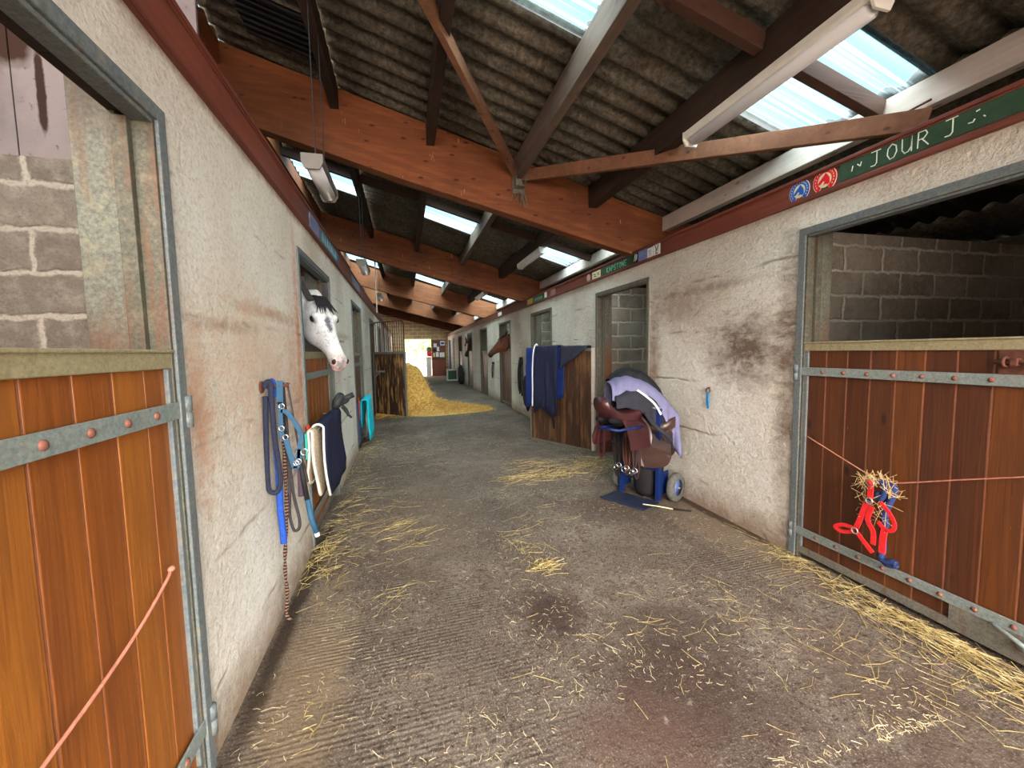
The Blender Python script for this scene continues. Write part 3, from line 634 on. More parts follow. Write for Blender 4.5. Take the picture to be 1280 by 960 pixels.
q = plate('name_card', 3.905, 4.065, 2.315, 2.455, blue, 'periwinkle blue card on the brown board over the right wall', 'card', d=.001); strokes('scribble', [[(4.0, 2.38), (3.97, 2.40), (3.94, 2.385)]], .008, M['chalkg'], q, d=.006)
dk = simple('dark ink', (60, 66, 84), .8)
q = plate('name_card', 3.80, 3.895, 2.325, 2.425, M['white'], 'small white card beside the blue card', 'card'); strokes('scribble', [[(3.87, 2.40), (3.84, 2.37), (3.84, 2.345)], [(3.85, 2.40), (3.83, 2.39)]], .007, blue, q)
q = plate('name_card', 3.675, 3.79, 2.325, 2.45, M['white'], 'larger white card, rightmost of the row by the first beam', 'card'); strokes('scribble', [[(3.76, 2.43), (3.73, 2.37), (3.70, 2.42)], [(3.74, 2.37), (3.74, 2.34), (3.71, 2.345)]], .009, dk, q)
q = plate('name_card', 4.96, 5.20, 2.33, 2.42, M['cream'], 'cream label with dark marks over the second right stall', 'label'); strokes('scribble', [[(5.16, 2.39), (5.1, 2.38)], [(5.14, 2.36), (5.08, 2.355)], [(5.05, 2.4), (5.02, 2.36), (4.99, 2.40)]], .012, dk, q)
m = MB(); m.lathe([(.055, 0), (.055, .003), (.001, .0035)], (XR - .0185, 5.32, 2.37), (-1, 0, 0), 24); tag(m.build('round_sticker', simple('grey sticker', (170, 140, 134), .7)), 'faded grey round sticker left of the cream label', 'sticker')
g3 = plate('chalkboard', 7.2, 7.85, 2.325, 2.425, M['chalkb'], 'small green name board over the third right stall', 'sign'); letters([[[(7.8 - .09 * i, 2.35), (7.78 - .09 * i, 2.405), (7.75 - .09 * i, 2.35)]] for i in range(6)], .013, M['chalkg'], g3)
plate('name_card', 7.9, 8.25, 2.32, 2.43, simple('yellow card', (200, 168, 80), .7, 0, .2, 30), 'yellow card over the third right stall beside the second beam', 'card')
plate('name_card', 7.05, 7.17, 2.34, 2.43, M['white'], 'small white card right of the third stall name board', 'card')
plate('name_card', 6.62, 6.85, 2.33, 2.43, simple('faded red card', (132, 92, 84), .8, 0, .3, 30), 'faded card on the board between the second and third stalls', 'card')
plate('name_card', 10.6, 11.0, 2.33, 2.42, M['white'], 'whitish card over the bay horse stall', 'card')
# left board
q = plate('chalkboard', 3.98, 5.0, 2.375, 2.495, simple('teal board', (70, 108, 120), .7, 0, .2, 12), 'teal name board over the grey horse stall', 'sign', X=XL, o=1)
letters([[[(4.05 + .12 * i, 2.40), (4.07 + .12 * i, 2.47), (4.11 + .12 * i, 2.40)]] for i in range(7)], .014, simple('pale blue chalk', (150, 190, 206), .9), q, X=XL, o=1)
plate('name_card', 3.55, 3.92, 2.36, 2.51, simple('blue faded card', (112, 124, 164), .7, 0, .25, 20), 'faded blue sticker card over the grey horse, left wall board', 'card', X=XL, o=1)
plate('name_card', 6.2, 7.2, 2.37, 2.5, simple('grey blue card', (120, 130, 150), .7, 0, .25, 20), 'grey blue name card over the stall past the grey horse', 'card', X=XL, o=1)
# ---------------------------------------------------------------- ropes and halter on the left wall arm
navy = simple('navy rope', (36, 40, 58), .9, 0, .35, 120, .003); blr = simple('blue rope', (32, 72, 160), .85, 0, .25, 90, .003); teal = simple('petrol webbing', (38, 78, 106), .6, 0, .15, 60)
darkr = simple('charcoal rope', (54, 48, 52), .9, 0, .4, 120, .003); steel = simple('bright buckle steel', (190, 192, 196), .25, .9, .1); YR = 2.27
def P3(pts, y=YR, j=0.0): return [(a, y + j * (i % 2), b) for i, (a, b) in enumerate(pts)]
t = thing('rope_arm', 'rusty iron arm sticking out of the left wall with ropes hung on it', 'hook', (XL, 2.27, 1.2))
m = MB(); m.lathe([(.03, 0), (.03, .008), (.022, .012), (.001, .012)], (0, 0, .045), (1, 0, 0), 12); m.build('wall_plate', M['rust'], t)
m = MB(); m.tube([(0, 0, .045), (.06, 0, .047), (.118, 0, .050), (.122, 0, .062)], .009, 8); m.build('arm', M['rust'], t, smooth=True)
def thing_mesh(m, name, mat, lab, cat, group=None, **k): return tag(m.build(name, mat, smooth=True, **k), lab, cat, group)
m = MB(); m.tube(spline(P3([(-.667, 1.24), (-.664, 1.262), (-.650, 1.272), (-.640, 1.262), (-.64, 1.2), (-.64, 1.024), (-.628, .856), (-.626, .763), (-.642, .722), (-.664, .718), (-.681, .745), (-.680, .88), (-.674, 1.05), (-.668, 1.2)], 2.255), 5), .0125, 8)
thing_mesh(m, 'lead_rope', navy, 'thick navy rope doubled in a long loop, leftmost on the wall arm', 'rope')
m = MB(); m.tube(spline(P3([(-.635, 1.19), (-.638, 1.262), (-.648, 1.268), (-.652, 1.2), (-.650, 1.115), (-.645, .918), (-.640, .78), (-.642, .62), (-.638, .52), (-.636, .44)], 2.285), 5), [.013] * 30 + [.016] * 16, 8)
thing_mesh(m, 'lead_rope', blr, 'bright blue braided lead rope hanging down the left wall', 'rope')
def braid(pts, r, mat, name, lab, cat, tw=34):
    P = spline(pts, 14); m = MB()
    for ph in (0, PI):
        q = [p + V(math.cos(i / 3.2 + ph) * r * .55, math.sin(i / 3.2 + ph) * r * .55, 0) for i, p in enumerate(P)]; m.tube(q, r * .75, 6)
    return thing_mesh(m, name, mat, lab, cat)
bt = NT('two tone braid', .9, .1); w_ = bt.wave(18, 2, 'Z'); bt.col(bt.ramp(w_, [(.4, s2l((30, 26, 28))), (.6, s2l((120, 92, 76)))])); M['braid'] = bt.m
braid(P3([(-.615, 1.26), (-.613, 1.1), (-.613, .883), (-.618, .604), (-.632, .441), (-.642, .30), (-.640, .154), (-.648, .05), (-.632, .018)], 2.30), .008, M['braid'], 'lead_rope', 'thin dark speckled rope reaching down to the floor by the wall', 'rope')
m = MB(); m.tube(spline(P3([(-.612, 1.262), (-.614, 1.1), (-.606, .88), (-.604, .72), (-.612, .58), (-.600, .497), (-.584, .482), (-.569, .5), (-.568, .551), (-.588, .683), (-.598, .88), (-.600, 1.05), (-.606, 1.262)], 2.325), 5), .008, 8)
thing_mesh(m, 'lead_rope', darkr, 'charcoal rope ending in a narrow hanging loop', 'rope')
m = MB(); m.tube(spline(P3([(-.582, 1.258), (-.571, 1.163), (-.558, 1.034), (-.544, .91), (-.524, .82), (-.512, .74)], 2.31), 6), .009, 8, flat=(1.3, .5)); thing_mesh(m, 'leather_strap', simple('dark leather strap', (66, 56, 56), .6), 'dark strap hanging diagonally at the right of the ropes', 'strap')
t = thing('halter', 'petrol blue halter with steel buckles hanging among the ropes', 'halter', (-.56, 2.25, .8))
def part(t, m, name, mat, **k):
    o = m.build(name, mat, **k); o.parent = t; bpy.context.view_layer.update() if False else None
    o.matrix_parent_inverse = Matrix.Translation(-Vector(t.location)) if t.rotation_euler.z == 0 else (Matrix.Translation(Vector(t.location)) @ Matrix.Rotation(t.rotation_euler.z, 4, 'Z')).inverted(); return o
def strapm(m, pts, w, th=.0022, n=5, face=(0, 1, 0)):
    P = spline(pts, n); f = Vector(face); rr = []
    for i, p in enumerate(P):
        t_ = (P[min(i + 1, len(P) - 1)] - P[max(i - 1, 0)]).normalized(); s_ = t_.cross(f)
        if s_.length < 1e-4: s_ = t_.cross(V(.3, .2, 1))
        s_.normalize(); nn = s_.cross(t_).normalized(); rr.append([p - s_ * w / 2 - nn * th, p + s_ * w / 2 - nn * th, p + s_ * w / 2 + nn * th, p - s_ * w / 2 + nn * th])
    m.rings(rr); return m
for k, (pts, w) in enumerate([([(-.598, 1.275), (-.6, 1.22), (-.602, 1.161)], .028), ([(-.602, 1.17), (-.604, 1.08), (-.603, 1.02), (-.601, .984)], .020), ([(-.600, 1.13), (-.575, 1.118), (-.55, 1.08), (-.53, 1.04), (-.517, 1.0), (-.523, .95), (-.531, .878)], .022),
          ([(-.585, .985), (-.578, .94), (-.566, .89), (-.554, .835)], .024), ([(-.531, .93), (-.536, .9), (-.54, .86)], .02), ([(-.556, .845), (-.545, .835), (-.535, .86)], .02)]):
    m = MB(); strapm(m, P3(pts, 2.245), w, .003); part(t, m, 'webbing_strap', teal)
for (x, z, r_) in ((-.594, 1.15, .012), (-.586, .995, .012), (-.505, .915, .016), (-.535, .868, .014), (-.545, .862, .012), (-.601, 1.04, .012)):
    m = MB(); m.tube(arc((x, 2.238, z), r_, 0, 2 * PI, 14)[:-1], .003, 6, closed=True); part(t, m, 'buckle', steel, smooth=True)
m = MB(); strapm(m, P3([(-.536, .85), (-.538, .76), (-.539, .68)], 2.27), .026, .003); thing_mesh(m, 'leather_strap', simple('plum strap', (66, 52, 66), .7), 'short plum strap end hanging behind the halter', 'strap')
t = thing('riding_crop', 'crop with black grip and blue wrapped end hanging beside the striped pads', 'crop', (-.50, 2.26, .48))
m = MB(); m.tube(P3([(-.53, .87), (-.522, .78), (-.508, .665)], 2.255), [.009, .012, .013], 8); part(t, m, 'grip', M['black'], smooth=True)
m = MB(); m.tube(P3([(-.508, .667), (-.494, .566), (-.474, .487)], 2.255), [.013, .014, .013], 8); part(t, m, 'wrapped_end', teal, smooth=True)
m = MB(); m.tube(P3([(-.474, .489), (-.470, .468)], 2.255), .0125, 8); part(t, m, 'white_tip', M['white'], smooth=True)
# ---------------------------------------------------------------- pads on the grey horse door and the next
def pad(loc_x, y0, y1, ztop, zb_out, zb_in, gap, mat, bind, lab, name='saddle_pad', rr=.10, group=None, th=.012):
    """pad folded over a rail: outer leaf towards the aisle, rounded lower corners, pale binding"""
    t = thing(name, lab, 'saddle pad', (loc_x, (y0 + y1) / 2, min(zb_out, zb_in)), 0, group); m = MB(); g = []; ny = 14
    for i in range(ny + 1):
        y = y0 + (y1 - y0) * i / ny; e = min(y - y0, y1 - y); lift = 0 if e > rr else rr - math.sqrt(max(rr * rr - (rr - e) ** 2, 0)); row = []
        for side, zb in ((1, zb_out), (-1, zb_in)):
            for k in range(8):
                q = k / 7 if side > 0 else 1 - k / 7
                z = (zb + lift) * (1 - q) + (ztop - .02) * q; x = loc_x + side * (gap + .02 * (1 - q) ** 2 + .006 * math.sin(y * 14 + z * 9)); row.append((x, y, z))
            if side > 0: row += [(loc_x + gap * math.cos(a), y, ztop - .02 + .02 * math.sin(a)) for a in (.6, 1.2, PI / 2, 1.9, 2.5)]
        g.append(row)
    m.grid(g, th); part(t, m, 'quilted_pad', mat, smooth=True)
    per = [g[i][0] for i in range(ny + 1)] + [g[ny][k] for k in range(1, len(g[0]))] + [g[i][-1] for i in range(ny - 1, -1, -1)] + [g[0][k] for k in range(len(g[0]) - 2, 0, -1)]
    m = MB(); m.tube(per, th * .75, 6, closed=True); part(t, m, 'binding', bind, smooth=True); return t
def quilt(name, rgb):
    n = NT(name, .9, .15); n.co = n.co; x, y, z = n.xyz(); a = n.math('FRACT', n.math('MULTIPLY', n.math('ADD', y, z), 14)); b = n.math('FRACT', n.math('MULTIPLY', n.math('SUBTRACT', y, z), 14))
    f = n.math('MINIMUM', n.rng(n.math('ABSOLUTE', n.math('SUBTRACT', a, .5)), .5, .3), n.rng(n.math('ABSOLUTE', n.math('SUBTRACT', b, .5)), .5, .3))
    c = n.mix(n.rng(n.noise(9, 4), .4, .7, 0, .4), s2l(rgb), s2l(tuple(int(q * .7) for q in rgb))); n.col(c); n.bump(f, .008, .8); return n.m
M['navyq'] = quilt('navy quilt', (38, 40, 66)); fleece = simple('cream fleece', (206, 186, 158), 1, 0, .35, 60, .01); wbind = simple('white binding', (226, 222, 212), .8, 0, .08)
t = thing('blanket_rail', 'thin steel rail holding saddle pads on the grey horse door', 'rail', (XL - .02, 3.5, .9))
m = MB(); m.tube([(XL - .03, 3.15, .875), (XL + .075, 3.12, .875), (XL + .075, 3.95, .875), (XL - .03, 3.95, .875)], .008, 8); part(t, m, 'rail_bar', M['strap'], smooth=True)
pad(XL + .048, 3.03, 3.32, .885, .41, .50, .012, fleece, wbind, 'cream fleece lined pad, the nearer one on the grey horse door')
pad(XL + .085, 3.10, 3.90, .915, .38, .55, .030, M['navyq'], wbind, 'navy quilted saddle pad with white binding on the grey horse door')
m = MB(); m.ell((XL + .03, 3.06, .905), .014, .03, .02); thing_mesh(m, 'red_clip', simple('red plastic', (190, 62, 44), .5), 'small red plastic clip above the cream pad', 'clip')
m = MB(); m.box(XL + .015, XL + .03, 3.02, 3.07, .69, .87); tag(m.build('turquoise_cloth', simple('turquoise cloth', (60, 186, 170), .8), bevel=.004), 'thin turquoise cloth strip under the red clip', 'cloth')
m = MB(); r = random.Random(5); b0 = V(XL + .10, 3.93, .98)
m.ell(b0, .045, .085, .075, M=Matrix.Rotation(.5, 3, 'Y')); m.ell(b0 + V(.04, .05, .0), .055, .05, .035, M=Matrix.Rotation(-.4, 3, 'Y')); m.tube(arc(b0 + V(.02, -.02, .02), .05, 0, 2 * PI, 14, (.5, .8, 0), (0, 0, 1))[:-1], .014, 6, closed=True)
strapm(m, [b0 + V(.02, .05, -.03), b0 + V(.06, .08, -.09), b0 + V(.065, .1, -.15)], .02, .003); strapm(m, [b0 + V(.03, -.0, -.05), b0 + V(.07, .04, -.12), b0 + V(.10, .06, -.16)], .02, .003)
m.beam(b0 + V(.05, .0, .02), b0 + V(.13, .02, .055), .03, .045)
thing_mesh(m, 'hoof_boot', simple('black grey neoprene', (52, 56, 58), .55, 0, .4, 30, .004), 'black rubbery horse boot with loose straps hung above the navy pad', 'horse boot')
turq = simple('turquoise fabric', (16, 190, 208), .75, 0, .12, 10); pad(XL + .085, 6.42, 7.15, .72, .10, .3, .04, turq, turq, 'bright turquoise saddle pad hung low on the door past the grey horse')
m = MB(); m.box(XL + .01, XL + .035, 6.15, 6.38, .12, .70); tag(m.build('dark_pad', simple('dark blue grey pad', (52, 62, 84), .8), bevel=.01), 'dark flat pad hanging left of the turquoise pad', 'pad')
m = MB(); strapm(m, [(XL + .03, 6.2, .78), (XL + .04, 6.2, .62), (XL + .03, 6.22, .45)], .05, .006, face=(1, 0, 0)); thing_mesh(m, 'red_strap', simple('red webbing', (178, 60, 56), .7), 'red webbing strap hanging above the dark pad on the left', 'strap')
# hook with blue tape on the right wall
t = thing('tie_ring', 'rusty tie ring with a blue tape loop on the right wall', 'ring', (XR, 2.97, .87))
m = MB(); m.tube(arc((XR - .02, 2.97, 1.035), .022, 0, 2 * PI, 14, (0, 1, 0), (0, 0, 1))[:-1], .005, 6, closed=True); m.tube([(XR + .01, 2.97, 1.058), (XR - .02, 2.97, 1.058)], .006, 6); part(t, m, 'ring', M['rust'], smooth=True)
m = MB(); strapm(m, [(XR - .022, 2.97, 1.02), (XR - .026, 2.965, .95), (XR - .022, 2.96, .885)], .026, .004, face=(1, 0, 0)); strapm(m, [(XR - .018, 2.975, 1.015), (XR - .016, 2.99, .96), (XR - .018, 2.985, .91)], .016, .003, face=(1, 0, 0)); part(t, m, 'blue_tape', simple('blue tape', (58, 128, 176), .7, 0, .2, 40))
# ---------------------------------------------------------------- red halter and rope on the near right door
red = simple('red webbing bright', (214, 40, 44), .55, 0, .15, 50); brass = simple('silver ring', (196, 190, 184), .3, .8, .1); XH = 2.40
def yz(pts, x=XH): return [(x, a, b) for a, b in pts]
t = thing('halter', 'red webbing halter hanging from the twine on the near right door', 'halter', (2.42, 1.62, .3))
for pts, w in (([(1.618, .665), (1.617, .63), (1.619, .581)], .026), ([(1.634, .548), (1.653, .478), (1.679, .392)], .026), ([(1.672, .368), (1.64, .336), (1.592, .292)], .022), ([(1.69, .386), (1.748, .382), (1.785, .362), (1.79, .348), (1.753, .341), (1.69, .366)], .020),
               ([(1.568, .578), (1.524, .535), (1.498, .485), (1.509, .447), (1.543, .446), (1.575, .470)], .018), ([(1.542, .440), (1.548, .371), (1.548, .31)], .030), ([(1.606, .54), (1.624, .462), (1.594, .406), (1.592, .337)], .024)):
    m = MB(); strapm(m, yz(pts, 2.375), w, .003, face=(1, 0, 0)); part(t, m, 'webbing_strap', red)
for y, z, r_ in ((1.617, .568, .016), (1.682, .376, .016), (1.615, .665, .017)):
    m = MB(); m.tube(arc((2.368, y, z), r_, 0, 2 * PI, 16, (0, 1, 0), (0, 0, 1))[:-1], .0035, 6, closed=True); part(t, m, 'halter_ring', brass, smooth=True)
m = MB(); m.lathe([(.016, 0), (.012, .006), (.001, .008)], (2.366, 1.615, .667), (-1, 0, 0), 14); part(t, m, 'red_button', red, smooth=True)
nav = simple('navy blue rope', (38, 52, 98), .85, 0, .35, 90, .004); m = MB()
m.tube(spline(yz([(1.60, .668), (1.548, .662), (1.540, .636), (1.562, .559), (1.580, .497), (1.572, .442), (1.581, .383), (1.577, .324), (1.585, .262), (1.560, .252), (1.535, .262), (1.512, .262)], 2.425), 6), .017, 8)
m.tube(spline(yz([(1.555, .65), (1.572, .59), (1.590, .53), (1.586, .47), (1.59, .42), (1.59, .34), (1.592, .27), (1.57, .235), (1.54, .238), (1.52, .25)], 2.44), 6), .016, 8)
m.tube(spline(yz([(1.61, .675), (1.65, .65), (1.662, .60), (1.657, .554), (1.68, .497), (1.683, .44), (1.668, .43), (1.655, .50)], 2.43), 6), .011, 8)
m.tube(spline(yz([(1.6, .68), (1.575, .67), (1.568, .62), (1.59, .58), (1.60, .62)], 2.40), 6), .014, 8)
thing_mesh(m, 'lead_rope', nav, 'navy rope knotted on the twine behind the red halter', 'rope')
hay = simple('dry hay', (186, 160, 112), .9, 0, .3, 40); m = MB(); r = random.Random(11)
for i in range(110):
    a = r.uniform(0, PI); c_ = V(2.40 + r.uniform(-.04, .03), 1.60 - math.cos(a) * .075, .625 + math.sin(a) * .065) if i < 80 else V(2.39, 1.60 + r.uniform(-.09, .08), r.uniform(.45, .62))
    d_ = V(r.uniform(-.4, .4), r.uniform(-1, 1), r.uniform(-1, 1)).normalized() * r.uniform(.02, .06); m.tube([c_ - d_, c_ + V(r.uniform(-.01, .01), r.uniform(-.015, .015), r.uniform(-.015, .015)), c_ + d_], .0012, 3)
tag(m.build('hay_wisps', hay), 'tangle of hay wisps caught around the knot of the navy rope', 'hay', kind='stuff')
# ---------------------------------------------------------------- cloth
def drape(m, ridge, side, hf, hb, hw, wr=.012, seed=1, th=.012, ns=28, flare=.03, scal=None):
    """cloth lying over a ridge line; hf/hb = hang in front/behind (number or f(s)); side = horizontal direction of the front"""
    P = spline(ridge, 8); S = Vector(side).normalized(); tot = len(P) - 1; g = []; r = Vector((seed * 3.1, seed * 1.7, 0))
    F = (lambda s: hf) if not callable(hf) else hf; B = (lambda s: hb) if not callable(hb) else hb
    for i, p in enumerate(P):
        s = i / tot; row = []
        for k in range(9): 
            q = 1 - k / 9; h = F(s) * q; row.append((hw + flare * q, -h))
        for k in range(7): a = PI * k / 6; row.append((hw * math.cos(a), .25 * hw * math.sin(a)))
        for k in range(1, 10): q = k / 9; row.append((-hw - flare * q, -B(s) * q))
        out = []
        for j, (a, z) in enumerate(row):
            q = Vector(p) + S * a + V(0, 0, z); d = noise.noise(Vector((s * 5.5, z * 2.2, seed))) + .5 * noise.noise(Vector((s * 13, z * 5, seed + 4)))
            out.append(q + S * (d * wr * (1 if a > 0 else -1) * (1 + abs(z) * 2)) + V(0, 0, d * wr * .6))
        g.append(out)
    m.grid(g, th); return m
def cloth(name, rgb, var=.15, rough=.75, sheen=0):
    n = NT(name, rough, .3); f = n.noise(7, 5); c = n.ramp(f, [(.3, s2l(tuple(int(q * (1 - var)) for q in rgb))), (.7, s2l(rgb))]); n.col(c); n.bump(n.noise(16, 6), .012, .7); return n.m
# ---------------------------------------------------------------- rugs on the open door of the second right stall
dd = V(-.444, .896, 0); nn = V(-.896, -.444, 0); O = V(2.455, 5.15, 0)
def od(s, d, z): return O + dd * s + nn * d + V(0, 0, z)
c1 = cloth('navy rug', (25, 28, 54)); c2 = cloth('royal blue rug', (22, 44, 106)); c3 = cloth('dark blue grey rug', (38, 38, 54)); pip = simple('silver piping', (206, 206, 212), .6, 0, .05)
m = MB(); drape(m, [od(s, -.012, 1.435) for s in (.50, .8, 1.1, 1.30)], nn, lambda s: .72 + .22 * s, .55, .034, .008, 2); R_ = m.build('horse_rug', c2, smooth=True); tag(R_, 'royal blue horse rug hanging over the far end of the open plank door', 'horse rug')
m = MB(); drape(m, [od(s, -.012, 1.452) for s in (.60, .75, .9, 1.07)], nn, lambda s: .98 + .06 * math.sin(s * 7), .5, .080, .016, 5)
rg = thing('horse_rug', 'navy horse rug with silver piping over the middle of the open plank door', 'horse rug', tuple(od(.8, 0, .45)))
part(rg, m, 'rug_cloth', c1, smooth=True)
m = MB(); m.tube(spline([od(1.075, -.075, 1.1), od(1.075, 0.0, 1.478), od(1.075, .078, 1.40), od(1.08, .105, 1.1), od(1.07, .115, .85), od(1.075, .12, .55)], 5), .011, 6); part(rg, m, 'piping', pip, smooth=True)
m = MB(); strapm(m, [od(.66, .11, .48), od(.65, .10, .36), od(.655, .09, .25)], .035, .004, face=nn); part(rg, m, 'hanging_strap', M['black'])
m = MB(); drape(m, [od(s, -.012, 1.447) for s in (.08, .3, .56)], nn, lambda s: .03 + .30 * s ** 1.1, .3, .050, .02, 8); thing_mesh(m, 'horse_rug', c3, 'short dark grey blue rug end over the hinge side of the open plank door', 'horse rug')
m = MB(); strapm(m, [od(.29, .068, 1.25), od(.24, .072, 1.28)], .02, .003, face=nn); m.build('x', pip); bpy.data.objects.remove(bpy.data.objects['x'])
# ---------------------------------------------------------------- saddle trolley
TR = (2.095, 3.41, 0); TA = math.radians(-62)
dirty = simple('dirty blue plate', (30, 36, 56), .6, 0, .4, 14); paint = simple('blue enamel', (14, 34, 82), .4, 0, .18, 20); tyre = simple('grey tyre', (84, 84, 78), .85, 0, .3, 40, .004); hub = simple('blue grey hub', (92, 110, 160), .45, .3)
tr = thing('saddle_trolley', 'blue steel saddle trolley on grey wheels carrying saddles by the right wall', 'trolley', TR, TA)
def tp(m, name, mat, **k): o = m.build(name, mat, tr, **k); return o
for x in (-.19, .19): m = MB(); m.box(x - .022, x + .022, -.02, .02, .02, .86); tp(m, 'upright_post', paint, bevel=.004)
for z in (.30, .62, .84): m = MB(); m.box(-.17, .17, -.012, .012, z - .015, z + .015); tp(m, 'cross_bar', paint, bevel=.003)
m = MB(); m.box(-.24, .22, -.29, -.02, .006, .014); m.box(-.24, .22, -.29, -.28, .014, .024); tp(m, 'toe_plate', dirty, bevel=.003)
for x in (-.2, .192): m = MB(); m.box(x, x + .008, .02, .17, .06, .27); tp(m, 'side_plate', paint, bevel=.002)
m = MB(); m.tube([(-.33, .14, .13), (.33, .14, .13)], .009, 8); tp(m, 'axle', M['galvD'], smooth=True)
for sx in (-1, 1):
    m = MB(); m.lathe([(.075, -.028), (.118, -.032), (.130, -.018), (.132, 0), (.130, .018), (.118, .032), (.075, .028)], (sx * .285, .14, .132), (1, 0, 0), 32, cap=False); w_ = tp(m, 'wheel', tyre, smooth=True)
    m = MB(); m.lathe([(.078, -.02), (.07, -.006), (.05, -.004), (.03, -.014), (.02, -.024), (.001, -.024)][::1], (sx * .285, .14, .132), (-sx, 0, 0), 24); m.lathe([(.078, .02), (.06, .004), (.001, .004)], (sx * .285, .14, .132), (-sx, 0, 0), 24); h_ = m.build('wheel_hub', hub, w_, smooth=True)
for z in (.70, .52):
    m = MB(); m.tube([(-.10, 0, z), (-.10, -.50, z + .02)], .012, 8); m.tube([(.10, 0, z), (.10, -.5, z + .02)], .012, 8); m.tube([(-.10, -.5, z + .02), (.10, -.5, z + .02)], .012, 8); m.tube([(0, 0, z - .14), (0, -.3, z)], .01, 8)
    if z > .6: tp(m, 'saddle_arm', paint, smooth=True)
m = MB(); m.tube([(-.19, .0, .84), (-.19, .08, .87), (.19, .08, .87), (.19, 0, .84)], .012, 8); tp(m, 'push_handle', paint, smooth=True)
# ---------------------------------------------------------------- saddles
def leather(name, rgb, rough=.35):
    n = NT(name, rough, .5); f = n.noise(6, 4); n.col(n.ramp(f, [(.3, s2l(tuple(int(q * .6) for q in rgb))), (.7, s2l(rgb))])); n.bump(n.noise(60, 4), .002, .4); return n.m
def saddle(loc, rz, rgb, lab, flapz=.40):
    t = thing('saddle', lab, 'saddle', loc, rz); lt = leather('leather ' + lab[:12], rgb); g = []
    for i in range(17):
        u = i / 16; x = -.26 + .52 * u; dip = .085 * (2 * u - 1.05) ** 2 + (.05 * max(0, .22 - u) / .22); wid = .135 * math.sin(PI * min(1, .18 + .62 * (1 - u) ** .6 * 1.1)) * .95 + .02; wid = max(wid, .055)
        if u > .85: wid *= 1 - (u - .85) * 1.5
        row = []
        for k in range(13): a = PI * k / 12; row.append((x, math.cos(a) * wid, dip + .055 * math.sin(a) ** .7 if 0 < k < 12 else dip - .02))
        row += [(x, -wid * .75, dip - .06), (x, 0, dip - .045), (x, wid * .75, dip - .06)]
        g.append(row)
    m = MB(); m.rings(g); m.build('seat', lt, t, smooth=True)
    for s in (-1, 1):
        poly = [(-.10, .02), (.20, .02), (.25, -.10), (.23, -.27), (.14, -flapz), (-.02, -flapz), (-.11, -.24)]; P = spline([(a, 0, b) for a, b in poly + [poly[0]]], 4)[:-1]
        m = MB(); m.prism([(p.x, p.z) for p in P], 0, .008, lambda x, z, h: (x, s * (.09 + h + .10 * min(1, max(0, -z) / .16) ** .8), z + .0)); m.build('flap', lt, t, smooth=False, bevel=.002)
        m = MB()
        for o_ in (-.05, .05): m.tube([(-.22, s * .06, -.0), (-.1, s * .07, -.03), (.05, s * .07, -.03), (.2, s * .07, .0)], [.02, .045, .045, .02], 8)
        m.build('panel', M['black'], t, smooth=True)
    return t
def tw(x, y, z=0): return tuple(Vector(TR) + Matrix.Rotation(TA, 3, 'Z') @ V(x, y, z))
saddle(tw(-.04, -.30, .805), TA - PI / 2 + PI, (66, 27, 29), 'reddish brown leather saddle on the front arms of the blue trolley', .27)
saddle(tw(.03, .07, .67), TA + .35, (66, 42, 34), 'tan saddle mostly covered by rugs at the back of the blue trolley', .33)
# ---------------------------------------------------------------- rugs heaped on the trolley
lav = cloth('lavender rug cloth', (114, 112, 146), .12); blk = cloth('black rug cloth', (20, 20, 26), .3); gry = cloth('dark grey pad', (42, 42, 52), .3)
m = MB(); drape(m, [(1.82, 3.40, .945), (1.95, 3.42, .985), (2.1, 3.42, .97), (2.25, 3.40, .87), (2.36, 3.38, .76)], (-.35, -.94, 0), lambda s: .06 + .20 * s, .2, .15, .02, 12, .012, flare=.02)
thing_mesh(m, 'saddle_cloth', gry, 'dark grey saddle cloth under the lavender rug on the trolley', 'saddle cloth')
m = MB(); drape(m, [(1.83, 3.52, 1.045), (1.96, 3.50, 1.085), (2.10, 3.50, 1.07), (2.24, 3.46, .99), (2.34, 3.40, .87), (2.41, 3.36, .76)], (-.3, -.95, 0), lambda s: .10 + .12 * s + .5 * max(0, s - .7) + .02 * math.sin(s * 17), .2, .17, .05, 21, .014, flare=.03)
rg = thing('folded_rug', 'lavender rug heaped over the saddles on the blue trolley', 'horse rug', (2.1, 3.45, .75)); part(rg, m, 'rug_cloth', lav, smooth=True)
m = MB(); strapm(m, [(2.00, 3.30, 1.03), (2.08, 3.265, .965), (2.14, 3.235, .90), (2.185, 3.21, .81)], .018, .004, face=(-.3, -.9, .4)); part(rg, m, 'white_strap', wbind, smooth=True)
m = MB(); drape(m, [(1.93, 3.70, 1.07), (2.03, 3.68, 1.155), (2.15, 3.66, 1.17), (2.27, 3.62, 1.11), (2.35, 3.56, 1.0), (2.40, 3.52, .85), (2.415, 3.50, .76)], (-.3, -.95, 0), .20, .25, .13, .03, 33, .014, flare=.03)
thing_mesh(m, 'folded_rug', blk, 'black rug on top of the pile, next to the wall', 'horse rug')
m = MB(); strapm(m, [(2.02, 3.2, .84), (2.06, 3.12, .74), (2.14, 3.07, .66), (2.2, 3.08, .60)], .035, .006, face=(-.4, -.9, .3)); m.tube(spline([(2.09, 3.1, .72), (2.13, 3.07, .62), (2.18, 3.07, .585), (2.20, 3.09, .62)], 5), .006, 6)
thing_mesh(m, 'girth_strap', gry, 'dark girth with pale edge looping under the grey saddle cloth', 'strap')
